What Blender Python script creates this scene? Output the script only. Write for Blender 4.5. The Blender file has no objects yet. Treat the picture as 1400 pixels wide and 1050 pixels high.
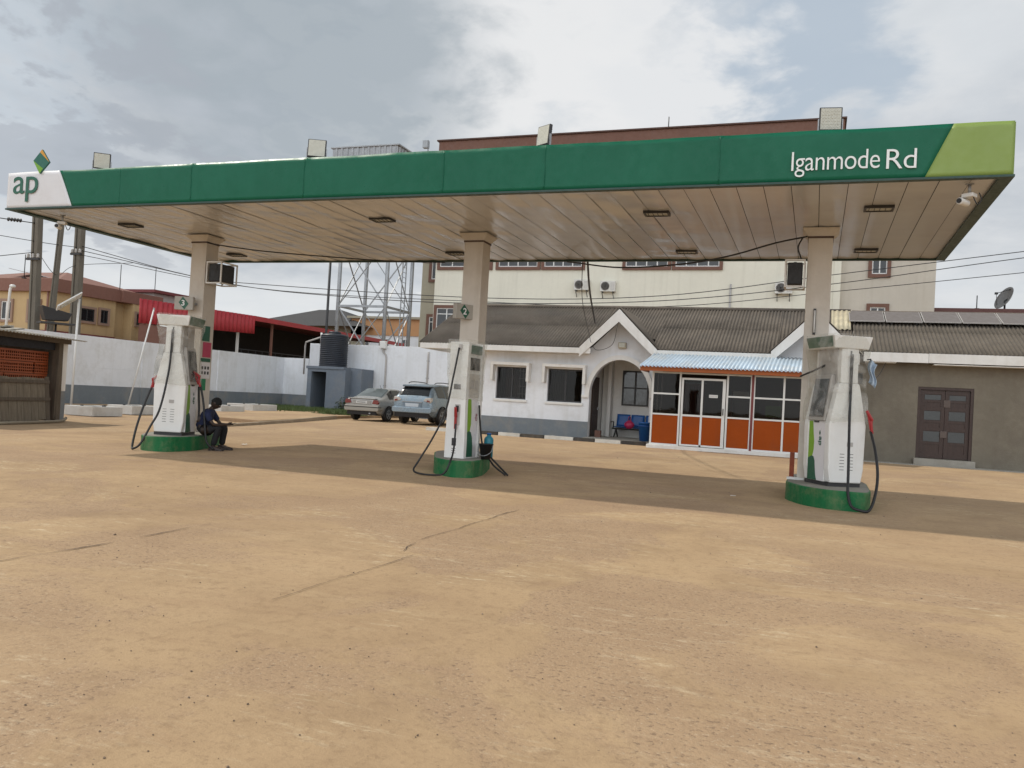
import bpy, bmesh, math, random
from mathutils import Vector, Matrix, noise
random.seed(7)
R_ = math.radians
SC = bpy.context.scene
COL = SC.collection

# ------------------------------------------------------------------ camera
cam_d = bpy.data.cameras.new("camera"); cam = bpy.data.objects.new("camera", cam_d); COL.objects.link(cam)
cam_d.sensor_fit = 'HORIZONTAL'; cam_d.sensor_width = 36.0; cam_d.lens = 29.571
cam_d.clip_start = 0.05; cam_d.clip_end = 2000
_r = Vector((0.93942045, 0.33817501, 0.05591847)); _u = Vector((-0.04622233, -0.03666406, 0.9982581)); _f = Vector((-0.33963614, 0.94036876, 0.01881173))
cam.matrix_world = Matrix(((_r.x, _u.x, -_f.x, 0), (_r.y, _u.y, -_f.y, 0), (_r.z, _u.z, -_f.z, 1.2368), (0, 0, 0, 1)))
SC.camera = cam

# ------------------------------------------------------------------ sky
SUN_TO = Vector((-3.25, 0.30, 4.15)).normalized()
W = bpy.data.worlds.new("World"); SC.world = W; W.use_nodes = True
nt = W.node_tree; nt.nodes.clear()
def N(t, **k):
    n = nt.nodes.new(t)
    for a, b in k.items(): setattr(n, a, b)
    return n
def L(a, b): nt.links.new(a, b)
def math_(op, a, b=None, clamp=False):
    n = N('ShaderNodeMath', operation=op, use_clamp=clamp)
    for i, v in enumerate((a, b)):
        if v is None: continue
        if isinstance(v, (int, float)): n.inputs[i].default_value = v
        else: L(v, n.inputs[i])
    return n.outputs[0]
def mixc(f, a, b):
    n = N('ShaderNodeMix', data_type='RGBA')
    if isinstance(f, (int, float)): n.inputs[0].default_value = f
    else: L(f, n.inputs[0])
    for i, v in ((6, a), (7, b)):
        if isinstance(v, tuple): n.inputs[i].default_value = (*v, 1)
        else: L(v, n.inputs[i])
    return n.outputs[2]
SKY_STR = 0.1
tc = N('ShaderNodeTexCoord'); D = tc.outputs['Generated']
sep = N('ShaderNodeSeparateXYZ'); L(D, sep.inputs[0])
zc = math_('ADD', math_('MAXIMUM', sep.outputs[2], 0.0), 0.22)
cx = N('ShaderNodeCombineXYZ'); L(math_('DIVIDE', sep.outputs[0], zc), cx.inputs[0]); L(math_('DIVIDE', sep.outputs[1], zc), cx.inputs[1])
def noise_(scale, detail, rough, dist=0.0, off=0.0):
    m = N('ShaderNodeMapping'); L(cx.outputs[0], m.inputs[0]); m.inputs[1].default_value = (off, off * .7, off * .3)
    n = N('ShaderNodeTexNoise'); L(m.outputs[0], n.inputs['Vector'])
    n.inputs['Scale'].default_value = scale; n.inputs['Detail'].default_value = detail
    n.inputs['Roughness'].default_value = rough; n.inputs['Distortion'].default_value = dist
    return n.outputs[0]
n1 = noise_(2.4, 9, .54, .3); n2 = noise_(6.0, 8, .56, .25, 4.0); n3 = noise_(1.1, 9, .56, .3, 9.0)
def blob(d, ang_out, ang_in, wob=.05, wob2=.03):
    v = N('ShaderNodeVectorMath', operation='DOT_PRODUCT'); L(D, v.inputs[0]); v.inputs[1].default_value = Vector(d).normalized()
    s = math_('ADD', v.outputs['Value'], math_('MULTIPLY', math_('SUBTRACT', n1, .5), wob * 2))
    s = math_('ADD', s, math_('MULTIPLY', math_('SUBTRACT', n2, .5), wob2 * 2))
    m = N('ShaderNodeMapRange', interpolation_type='SMOOTHSTEP'); L(s, m.inputs[0])
    m.inputs[1].default_value = math.cos(R_(ang_out)); m.inputs[2].default_value = math.cos(R_(ang_in))
    return m.outputs[0]
def pix(x, y):  # direction of a cloud as it stands in the sky
    return _f + (x - 700) / 1150 * _r - (y - 525) / 1150 * _u
sky = N('ShaderNodeTexSky'); sky.sky_type = 'NISHITA'; sky.sun_disc = False
sky.sun_elevation = math.asin(SUN_TO.z); sky.sun_rotation = math.atan2(SUN_TO.x, SUN_TO.y)
sky.air_density = 1.0; sky.dust_density = 2.5; sky.ozone_density = 1.0
k = 1.0 / SKY_STR
def sc3(c): return tuple(v * k for v in c)
ramp = N('ShaderNodeMapRange', interpolation_type='SMOOTHSTEP'); L(n3, ramp.inputs[0]); ramp.inputs[1].default_value = .36; ramp.inputs[2].default_value = .66
c0 = mixc(ramp.outputs[0], sc3((.46, .50, .55)), sc3((.67, .70, .73)))
r2 = N('ShaderNodeMapRange', interpolation_type='SMOOTHSTEP'); L(n2, r2.inputs[0]); r2.inputs[1].default_value = .35; r2.inputs[2].default_value = .7
c0 = mixc(math_('MULTIPLY', r2.outputs[0], .35), c0, sc3((.78, .78, .78)))
hazeblue = mixc(.66, sky.outputs[0], sc3((.545, .625, .69)))
bl = blob(pix(1045, 95), 11, 3.5, .05, .02)
c0 = mixc(math_('MULTIPLY', bl, .85), c0, hazeblue)
bl2 = blob(pix(30, 110), 9, 3, .05, .02)
c0 = mixc(math_('MULTIPLY', bl2, .5), c0, sc3((.50, .58, .66)))
br = blob(pix(790, 85), 12, 3.5, .055, .035)
c0 = mixc(math_('MULTIPLY', br, .85), c0, sc3((.80, .805, .81)))
br2 = blob(pix(430, 175), 7.5, 3, .05, .04)
c0 = mixc(math_('MULTIPLY', br2, .8), c0, sc3((.80, .81, .81)))
dk = blob(pix(380, 70), 14.5, 3.0, .045, .028)
c0 = mixc(math_('MULTIPLY', dk, .92), c0, sc3((.37, .42, .465)))
dk2 = blob(pix(180, 190), 7, 3, .05, .03)
c0 = mixc(math_('MULTIPLY', dk2, .6), c0, sc3((.40, .43, .48)))
hz = N('ShaderNodeMapRange', interpolation_type='SMOOTHSTEP'); L(sep.outputs[2], hz.inputs[0]); hz.inputs[1].default_value = .17; hz.inputs[2].default_value = -.02
c0 = mixc(math_('MULTIPLY', hz.outputs[0], .92), c0, sc3((.80, .82, .82)))
# sky brightening added behind the camera to light the facades, dimmed overhead
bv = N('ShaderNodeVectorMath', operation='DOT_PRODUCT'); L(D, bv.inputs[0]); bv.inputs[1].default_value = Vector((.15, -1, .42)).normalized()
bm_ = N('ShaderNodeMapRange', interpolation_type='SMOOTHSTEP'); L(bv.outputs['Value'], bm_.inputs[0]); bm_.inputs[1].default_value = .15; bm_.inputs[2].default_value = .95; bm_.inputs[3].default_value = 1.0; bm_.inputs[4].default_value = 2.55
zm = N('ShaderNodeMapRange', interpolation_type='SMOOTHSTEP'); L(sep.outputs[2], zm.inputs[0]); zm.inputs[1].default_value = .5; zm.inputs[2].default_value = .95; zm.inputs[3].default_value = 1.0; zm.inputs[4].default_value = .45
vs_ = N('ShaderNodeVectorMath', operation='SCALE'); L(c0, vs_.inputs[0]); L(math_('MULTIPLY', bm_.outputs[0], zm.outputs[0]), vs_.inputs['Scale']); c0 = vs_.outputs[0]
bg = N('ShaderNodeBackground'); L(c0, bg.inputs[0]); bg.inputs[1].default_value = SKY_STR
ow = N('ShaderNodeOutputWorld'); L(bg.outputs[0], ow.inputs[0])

# ------------------------------------------------------------------ sun, exposure
sd = bpy.data.lights.new("sun", 'SUN'); sun = bpy.data.objects.new("sun", sd); COL.objects.link(sun)
sd.energy = 2.5; sd.angle = R_(1.6); sd.color = (1.0, .93, .82)
sun.rotation_euler = (-SUN_TO).to_track_quat('-Z', 'Y').to_euler(); sun.location = (-30, 0, 40)
SC.view_settings.view_transform = 'Standard'; SC.view_settings.look = 'None'
SC.view_settings.exposure = 0.06; SC.view_settings.gamma = 1.0; SC.view_settings.use_curve_mapping = False

# ------------------------------------------------------------------ materials
def M(name, col, rough=.7, var=.12, scale=2.0, bump=0.0, bscale=40.0, metal=0.0, dirt=0.0, dirtcol=(.16, .12, .085), dscale=1.2, streak=0.0, coat=0.0, spec=.5, stretch=(1, 1, 1), rvar=.1):
    m = bpy.data.materials.new(name); m.use_nodes = True
    t = m.node_tree; b = t.nodes['Principled BSDF']
    b.inputs['Roughness'].default_value = rough; b.inputs['Metallic'].default_value = metal
    b.inputs['Specular IOR Level'].default_value = spec; b.inputs['Coat Weight'].default_value = coat
    co = t.nodes.new('ShaderNodeTexCoord')
    mp = t.nodes.new('ShaderNodeMapping'); mp.inputs['Scale'].default_value = stretch
    t.links.new(co.outputs['Object'], mp.inputs[0])
    def ns(sc, det=6, rg=.6):
        n = t.nodes.new('ShaderNodeTexNoise'); t.links.new(mp.outputs[0], n.inputs['Vector'])
        n.inputs['Scale'].default_value = sc; n.inputs['Detail'].default_value = det; n.inputs['Roughness'].default_value = rg
        return n.outputs[0]
    def mr(src, a, b2, c, d):
        n = t.nodes.new('ShaderNodeMapRange'); t.links.new(src, n.inputs[0])
        for i, v in enumerate((a, b2, c, d)): n.inputs[i + 1].default_value = v
        return n.outputs[0]
    def mx(f, a, b2, mode='MIX'):
        n = t.nodes.new('ShaderNodeMix'); n.data_type = 'RGBA'; n.blend_type = mode
        if isinstance(f, (int, float)): n.inputs[0].default_value = f
        else: t.links.new(f, n.inputs[0])
        for i, v in ((6, a), (7, b2)):
            if isinstance(v, tuple): n.inputs[i].default_value = (*v, 1)
            else: t.links.new(v, n.inputs[i])
        return n.outputs[2]
    f = mr(ns(scale), .3, .7, 0, 1)
    lo = tuple(v * (1 - var) for v in col); hi = tuple(min(1, v * (1 + var)) for v in col)
    c = mx(f, lo, hi)
    f2 = mr(ns(scale * 9, 5), .3, .7, 0, 1)
    c = mx(f2, c, mx(.5, c, tuple(v * (1 - var * 1.2) for v in col)))
    if dirt:
        c = mx(mr(ns(dscale, 8, .65), .5, .72, 0, dirt), c, dirtcol)
    if streak:
        m2 = t.nodes.new('ShaderNodeMapping'); m2.inputs['Scale'].default_value = (3.2, 3.2, .16)
        t.links.new(co.outputs['Object'], m2.inputs[0])
        n = t.nodes.new('ShaderNodeTexNoise'); t.links.new(m2.outputs[0], n.inputs['Vector']); n.inputs['Scale'].default_value = 1.6; n.inputs['Detail'].default_value = 5
        c = mx(mr(n.outputs[0], .5, .75, 0, streak), c, dirtcol)
    t.links.new(c, b.inputs['Base Color'])
    t.links.new(mr(f2, 0, 1, max(0, rough - rvar), min(1, rough + rvar)), b.inputs['Roughness'])
    if bump:
        bp = t.nodes.new('ShaderNodeBump'); bp.inputs['Strength'].default_value = bump; bp.inputs['Distance'].default_value = .02
        t.links.new(ns(bscale, 5), bp.inputs['Height']); t.links.new(bp.outputs[0], b.inputs['Normal'])
    return m
def glass_mat(name, tint, refl=1.5, rough=.02, dens=1.0):
    m = bpy.data.materials.new(name); m.use_nodes = True; t = m.node_tree; t.nodes.clear()
    o = t.nodes.new('ShaderNodeOutputMaterial'); mx = t.nodes.new('ShaderNodeMixShader'); fr = t.nodes.new('ShaderNodeFresnel'); fr.inputs[0].default_value = refl
    tr = t.nodes.new('ShaderNodeBsdfTransparent'); tr.inputs[0].default_value = (*tint, 1)
    gl = t.nodes.new('ShaderNodeBsdfGlossy'); gl.inputs['Roughness'].default_value = rough
    co = t.nodes.new('ShaderNodeTexCoord'); n = t.nodes.new('ShaderNodeTexNoise'); t.links.new(co.outputs['Object'], n.inputs['Vector']); n.inputs['Scale'].default_value = 1.3
    bp = t.nodes.new('ShaderNodeBump'); bp.inputs['Strength'].default_value = .08; bp.inputs['Distance'].default_value = .02
    t.links.new(n.outputs[0], bp.inputs['Height']); t.links.new(bp.outputs[0], gl.inputs['Normal'])
    t.links.new(fr.outputs[0], mx.inputs[0]); t.links.new(tr.outputs[0], mx.inputs[1]); t.links.new(gl.outputs[0], mx.inputs[2]); t.links.new(mx.outputs[0], o.inputs[0])
    return m
def film_mat():
    m = bpy.data.materials.new('plastic_film'); m.use_nodes = True; t = m.node_tree; t.nodes.clear()
    o = t.nodes.new('ShaderNodeOutputMaterial'); mx = t.nodes.new('ShaderNodeMixShader')
    tr = t.nodes.new('ShaderNodeBsdfTransparent'); tr.inputs[0].default_value = (.93, .93, .91, 1)
    pb = t.nodes.new('ShaderNodeBsdfPrincipled'); pb.inputs['Base Color'].default_value = (.74, .73, .69, 1); pb.inputs['Roughness'].default_value = .2
    co = t.nodes.new('ShaderNodeTexCoord'); n = t.nodes.new('ShaderNodeTexNoise'); t.links.new(co.outputs['Object'], n.inputs['Vector'])
    n.inputs['Scale'].default_value = 3.2; n.inputs['Detail'].default_value = 3; n.inputs['Distortion'].default_value = 1.2
    bp = t.nodes.new('ShaderNodeBump'); bp.inputs['Strength'].default_value = .7; bp.inputs['Distance'].default_value = .05
    t.links.new(n.outputs[0], bp.inputs['Height']); t.links.new(bp.outputs[0], pb.inputs['Normal'])
    mr = t.nodes.new('ShaderNodeMapRange'); t.links.new(n.outputs[0], mr.inputs[0]); mr.inputs[1].default_value = .4; mr.inputs[2].default_value = .65; mr.inputs[3].default_value = .03; mr.inputs[4].default_value = .30
    t.links.new(mr.outputs[0], mx.inputs[0]); t.links.new(tr.outputs[0], mx.inputs[1]); t.links.new(pb.outputs[0], mx.inputs[2]); t.links.new(mx.outputs[0], o.inputs[0])
    return m

# ------------------------------------------------------------------ mesh builder and scene-tree helpers
class MB:
    def __init__(s): s.v = []; s.f = []; s.m = []; s.sm = []
    def add(s, vs, fs, m=0, smooth=False):
        o = len(s.v); s.v += [tuple(p) for p in vs]
        for f in fs: s.f.append([i + o for i in f]); s.m.append(m); s.sm.append(smooth)
        return s
    def box(s, x0, x1, y0, y1, z0, z1, m=0, T=None):
        vs = [Vector((x, y, z)) for z in (z0, z1) for y in (y0, y1) for x in (x0, x1)]
        if T: vs = [T @ p for p in vs]
        return s.add(vs, [(0, 2, 3, 1), (4, 5, 7, 6), (0, 1, 5, 4), (2, 6, 7, 3), (0, 4, 6, 2), (1, 3, 7, 5)], m)
    def bar(s, a, b, w, h, m=0, up=(0, 0, 1)):   # rectangular bar from a to b
        a = Vector(a); b = Vector(b); d = (b - a).normalized(); u = Vector(up)
        if abs(d.dot(u)) > .98: u = Vector((0, 1, 0))
        sd_ = d.cross(u).normalized() * w / 2; u2 = sd_.cross(d).normalized() * h / 2
        vs = [p + i * sd_ + j * u2 for p in (a, b) for i, j in ((-1, -1), (1, -1), (1, 1), (-1, 1))]
        return s.add(vs, [(3, 2, 1, 0), (4, 5, 6, 7), (0, 1, 5, 4), (1, 2, 6, 5), (2, 3, 7, 6), (3, 0, 4, 7)], m)
    def prism(s, poly, ax, a, b, m=0, T=None):   # poly in the plane normal to ax; 'x': (y,z) 'y': (x,z) 'z': (x,y)
        n = len(poly)
        def pt(p, t): return {'x': Vector((t, p[0], p[1])), 'y': Vector((p[0], t, p[1])), 'z': Vector((p[0], p[1], t))}[ax]
        vs = [pt(p, a) for p in poly] + [pt(p, b) for p in poly]
        if T: vs = [T @ p for p in vs]
        return s.add(vs, [tuple(range(n))[::-1], tuple(range(n, 2 * n))] + [(i, (i + 1) % n, n + (i + 1) % n, n + i) for i in range(n)], m)
    def tube(s, pts, r, n=8, m=0, r2=None):
        pts = [Vector(p) for p in pts]; vs = []; fs = []; K = len(pts); prev = None
        for i, p in enumerate(pts):
            d = (pts[min(i + 1, K - 1)] - pts[max(i - 1, 0)]).normalized()
            if prev is None:
                a = d.cross(Vector((0, 0, 1)))
                if a.length < .05: a = d.cross(Vector((1, 0, 0)))
            else: a = prev - d * prev.dot(d)
            a.normalize(); prev = a; b = d.cross(a)
            rr = r if r2 is None else r + (r2 - r) * i / max(1, K - 1)
            vs += [p + (a * math.cos(2 * math.pi * j / n) + b * math.sin(2 * math.pi * j / n)) * rr for j in range(n)]
        for i in range(K - 1):
            for j in range(n): fs.append((i * n + j, i * n + (j + 1) % n, (i + 1) * n + (j + 1) % n, (i + 1) * n + j))
        s.add(vs, fs, m, True)
        o = len(s.v) - K * n
        s.f += [[o + j for j in range(n)][::-1], [o + (K - 1) * n + j for j in range(n)]]; s.m += [m, m]; s.sm += [False, False]
        return s
    def lathe(s, prof, c=(0, 0, 0), n=20, m=0, axis='z', smooth=True):   # prof: (r, h)
        vs = []; fs = []; K = len(prof); c = Vector(c)
        for r, h in prof:
            for j in range(n):
                a = 2 * math.pi * j / n; x, y = r * math.cos(a), r * math.sin(a)
                vs.append(c + (Vector((x, y, h)) if axis == 'z' else Vector((h, x, y)) if axis == 'x' else Vector((x, h, y))))
        for i in range(K - 1):
            for j in range(n): fs.append((i * n + j, i * n + (j + 1) % n, (i + 1) * n + (j + 1) % n, (i + 1) * n + j))
        s.add(vs, fs, m, smooth); o = len(s.v) - K * n
        s.f += [[o + j for j in range(n)][::-1], [o + (K - 1) * n + j for j in range(n)]]; s.m += [m, m]; s.sm += [False, False]
        return s
    def grid(s, fn, nu, nv, m=0, smooth=True):   # fn(u,v) -> point
        vs = [fn(i / nu, j / nv) for j in range(nv + 1) for i in range(nu + 1)]
        fs = [(j * (nu + 1) + i, j * (nu + 1) + i + 1, (j + 1) * (nu + 1) + i + 1, (j + 1) * (nu + 1) + i) for j in range(nv) for i in range(nu)]
        return s.add(vs, fs, m, smooth)
    def wall(s, x0, x1, z0, z1, y0, y1, holes=(), m=0, swap=False):   # wall in an XZ plane with rectangular openings (x0,x1,z0,z1)
        xs = sorted({x0, x1, *[h[0] for h in holes], *[h[1] for h in holes]}); zs = sorted({z0, z1, *[h[2] for h in holes], *[h[3] for h in holes]})
        P = (lambda x, y, z: (y, x, z)) if swap else (lambda x, y, z: (x, y, z))
        def q(a, b, c, d): s.add([P(*a), P(*b), P(*c), P(*d)], [(0, 1, 2, 3)], m)
        for i in range(len(xs) - 1):
            for j in range(len(zs) - 1):
                a, b, c, d = xs[i], xs[i + 1], zs[j], zs[j + 1]
                if any(h[0] <= a + 1e-6 and h[1] >= b - 1e-6 and h[2] <= c + 1e-6 and h[3] >= d - 1e-6 for h in holes): continue
                for y in (y0, y1): q((a, y, c), (b, y, c), (b, y, d), (a, y, d))
        for h in list(holes) + [(x0, x1, z0, z1)]:
            a, b, c, d = h
            q((a, y0, c), (a, y1, c), (a, y1, d), (a, y0, d)); q((b, y0, c), (b, y1, c), (b, y1, d), (b, y0, d))
            q((a, y0, c), (b, y0, c), (b, y1, c), (a, y1, c)); q((a, y0, d), (b, y0, d), (b, y1, d), (a, y1, d))
        return s
    def corr(s, eL, eR, rR, rL, pitch=.15, amp=.022, rows=1, m=0, lap=.012, seg=6):   # corrugated sheets running from the eave to the ridge
        eL, eR, rR, rL = map(Vector, (eL, eR, rR, rL)); nrm = (eR - eL).cross(rL - eL).normalized()
        if nrm.z < 0: nrm = -nrm
        n = max(6, int((eR - eL).length / pitch * seg))
        for k2 in range(rows):
            t0, t1 = k2 / rows, min(1, (k2 + 1.04) / rows)
            jit = [noise.noise(Vector((i * .11, k2 * 7.3, 1))) * .012 for i in range(n + 1)]
            def P(i, t, lift): 
                a = eL.lerp(eR, i / n); b = rL.lerp(rR, i / n)
                return a.lerp(b, t + jit[i] / max(.5, (b - a).length) * (t < t1 - .01) * (k2 > 0)) + nrm * (amp * math.sin(2 * math.pi * i / seg) + lift)
            vs = [P(i, t0, lap) for i in range(n + 1)] + [P(i, (t0 + t1) / 2, lap * .5) for i in range(n + 1)] + [P(i, t1, 0) for i in range(n + 1)]
            s.add(vs, [(j * (n + 1) + i, j * (n + 1) + i + 1, (j + 1) * (n + 1) + i + 1, (j + 1) * (n + 1) + i) for j in range(2) for i in range(n)], m, True)
        return s
    def build(s, name, mats, parent=None, bevel=0.0, solid=0.0, weld=True):
        if XF[0] is not None: s.v = [tuple(XF[0] @ Vector(p)) for p in s.v]
        me = bpy.data.meshes.new(name); me.from_pydata(s.v, [], s.f)
        for m in (mats if isinstance(mats, (list, tuple)) else [mats]): me.materials.append(m)
        me.polygons.foreach_set('material_index', s.m); me.polygons.foreach_set('use_smooth', s.sm); me.update()
        if weld:
            bm = bmesh.new(); bm.from_mesh(me); bmesh.ops.remove_doubles(bm, verts=bm.verts, dist=1e-5); bmesh.ops.recalc_face_normals(bm, faces=bm.faces); bm.to_mesh(me); bm.free()
        o = bpy.data.objects.new(name, me); COL.objects.link(o)
        if parent: put(o, parent)
        if bevel:
            b = o.modifiers.new('bevel', 'BEVEL'); b.width = bevel; b.segments = 2; b.limit_method = 'ANGLE'; b.angle_limit = R_(40); b.use_clamp_overlap = True
        if solid:
            b = o.modifiers.new('solid', 'SOLIDIFY'); b.thickness = solid; b.offset = 0
        return o
WORLD_ROOT = {}
XF = [None]    # turns what is being built about its own site (used for the hut)
def put(o, parent):
    o.parent = parent
    if parent.name in WORLD_ROOT: o.matrix_parent_inverse = Matrix.Translation(-parent.location)
def thing(name, label, cat, loc=(0, 0, 0), rotz=0.0, group=None, local=False):
    o = bpy.data.objects.new(name, None); COL.objects.link(o); o.location = XF[0] @ Vector(loc) if XF[0] is not None else loc; o.rotation_euler = (0, 0, rotz); o.empty_display_size = .2
    if not local: WORLD_ROOT[o.name] = 1
    return tag(o, label, cat, group)
def tag(o, label=None, cat=None, group=None, kind=None):
    for k2, v in (('label', label), ('category', cat), ('group', group), ('kind', kind)):
        if v: o[k2] = v
    return o
def dup(o, parent=None):
    c = o.copy(); COL.objects.link(c)
    if parent: c.parent = parent
    for ch in list(o.children): dup(ch, c)
    return c
def smoothp(pts, k2=6):   # Catmull-Rom through the points
    P = [Vector(p) for p in pts]; P = [2 * P[0] - P[1]] + P + [2 * P[-1] - P[-2]]; out = []
    for i in range(1, len(P) - 2):
        for j in range(k2):
            t = j / k2; a, b, c, d = P[i - 1:i + 3]
            out.append(.5 * ((2 * b) + (-a + c) * t + (2 * a - 5 * b + 4 * c - d) * t * t + (-a + 3 * b - 3 * c + d) * t ** 3))
    return out + [P[-2]]
def text_mb(body, T, w=None, h=None, depth=.004, spacing=1.0, bold=0.0):   # lettering in the local XZ plane of T, lower left at 0
    cu = bpy.data.curves.new('t', 'FONT'); cu.body = body; cu.size = 1; cu.space_character = spacing; cu.offset = bold; cu.extrude = .5
    o = bpy.data.objects.new('t', cu); COL.objects.link(o)
    me = bpy.data.meshes.new_from_object(o.evaluated_get(bpy.context.evaluated_depsgraph_get()))
    vs = [v.co.copy() for v in me.vertices]; fs = [tuple(p.vertices) for p in me.polygons]
    bpy.data.objects.remove(o); bpy.data.curves.remove(cu); bpy.data.meshes.remove(me)
    x0 = min(v.x for v in vs); x1 = max(v.x for v in vs); y0 = min(v.y for v in vs); y1 = max(v.y for v in vs)
    sx = (w / (x1 - x0)) if w else None; sy = (h / (y1 - y0)) if h else None
    sx = sx or sy; sy = sy or sx
    mb = MB(); mb.add([T @ Vector(((v.x - x0) * sx, -(v.z + .5) * depth, (v.y - y0) * sy)) for v in vs], fs)
    return mb
def TR(x, y, z, rz=0): return Matrix.Translation((x, y, z)) @ Matrix.Rotation(rz, 4, 'Z')

WHITE = (.74, .73, .70)
m_white = M('white_paint', (.72, .71, .68), .6, .06, 1.5, .12, 60, dirt=.25, dirtcol=(.42, .37, .30), streak=.25)
m_wwall = M('white_wall_paint', (.74, .76, .79), .75, .06, .8, .2, 30, dirt=.4, dirtcol=(.46, .45, .41), dscale=.9, streak=.24)
m_grey = M('grey_wall_paint', (.17, .195, .215), .7, .1, 1.2, .2, 30, dirt=.5, dirtcol=(.30, .26, .2), streak=.2)
m_bluegrey = M('blue_grey_paint', (.15, .18, .22), .7, .1, 1.2, .2, 30, dirt=.4, dirtcol=(.22, .2, .17))
m_cream = M('cream_render', (.70, .68, .58), .8, .05, .6, .15, 25, streak=.15, dirtcol=(.36, .34, .27))
m_tan = M('tan_render', (.36, .33, .25), .8, .06, .6, .15, 25, streak=.3, dirtcol=(.3, .27, .2))
m_tan2 = M('pale_tan_render', (.52, .48, .41), .8, .06, .6, .15, 25, streak=.25, dirtcol=(.36, .32, .25))
m_brown = M('brown_paint', (.155, .075, .052), .7, .08, .8, .1, 25, streak=.2, dirtcol=(.1, .06, .05))
m_cement = M('cement_render', (.175, .155, .12), .9, .14, .9, .35, 22, dirt=.45, dirtcol=(.12, .10, .08), streak=.3)
m_conc = M('grey_concrete', (.32, .30, .26), .9, .15, 2.5, .35, 40, dirt=.4, dirtcol=(.2, .16, .11))
m_roof = M('fibre_cement_roof', (.125, .104, .083), .9, .3, 1.2, .2, 30, dirt=.5, dirtcol=(.06, .055, .05), dscale=.8, streak=.0)
m_green = M('fascia_green', (.004, .108, .058), .36, .08, 1.2, .03, 8, dirt=.22, dirtcol=(.012, .135, .078), streak=.22, spec=.22)
m_lime = M('fascia_lime', (.215, .305, .07), .5, .05, 1.2, .04, 8, dirt=.15, dirtcol=(.22, .3, .06))
m_fwhite = M('fascia_white', (.66, .66, .68), .45, .04, 1.2, .04, 8, dirt=.15, dirtcol=(.5, .48, .46))
m_dgreen = M('dark_green_trim', (.018, .055, .045), .5, .1)
m_island = M('island_green', (.010, .135, .045), .6, .16, 3, .25, 50, dirt=.55, dirtcol=(.19, .19, .10), dscale=4.5, streak=.35, spec=.25)
m_soffit = M('soffit_sheet', (.535, .535, .535), .21, .012, .8, dirt=.3, dirtcol=(.36, .335, .30), dscale=.7, spec=.7, rvar=.015)
m_col = M('column_paint', (.58, .54, .48), .6, .07, 1.6, .1, 40, dirt=.35, dirtcol=(.36, .3, .23), streak=.3)
m_black = M('black_rubber', (.012, .012, .013), .5, .1)
m_dark = M('dark_metal', (.03, .03, .032), .5, .15)
m_darkin = M('dark_interior', (.022, .02, .02), .9, .2)
m_pump = M('pump_white', (.74, .74, .72), .35, .03, 2, .03, 20, dirt=.22, dirtcol=(.52, .46, .37), dscale=2.5, streak=.2, coat=.2)
m_pgrey = M('pump_grey', (.42, .40, .38), .45, .1)
m_red = M('red_plastic', (.33, .016, .018), .4, .15)
m_screen = M('display_grey', (.05, .05, .045), .2, .35, 6)
m_film = film_mat()
m_steel = M('galvanised_steel', (.34, .355, .37), .5, .15, 3, metal=.5)
m_wood = M('weathered_wood', (.115, .09, .065), .9, .3, 3, .4, 30, stretch=(6, 6, .6))
m_glass = glass_mat('window_glass', (.50, .48, .46), 1.28)
m_dglass = M('dark_glass', (.014, .016, .018), .07, .1, spec=.6)
m_lampglass = M('lamp_glass', (.50, .50, .43), .3, .1, 14, .3, 60)
m_blue = M('blue_plastic', (.012, .10, .34), .4, .1)
m_orange = M('orange_panel', (.31, .058, .005), .6, .07, 2, dirt=.35, dirtcol=(.2, .055, .02), streak=.15, spec=.15)
m_frame = M('white_frame', (.68, .68, .66), .45, .05)
m_pole = M('pole_concrete', (.15, .135, .11), .9, .2, 4, .3, 40, stretch=(1, 1, .25))
m_cable = M('cable_black', (.02, .02, .022), .6, .1)
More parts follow.
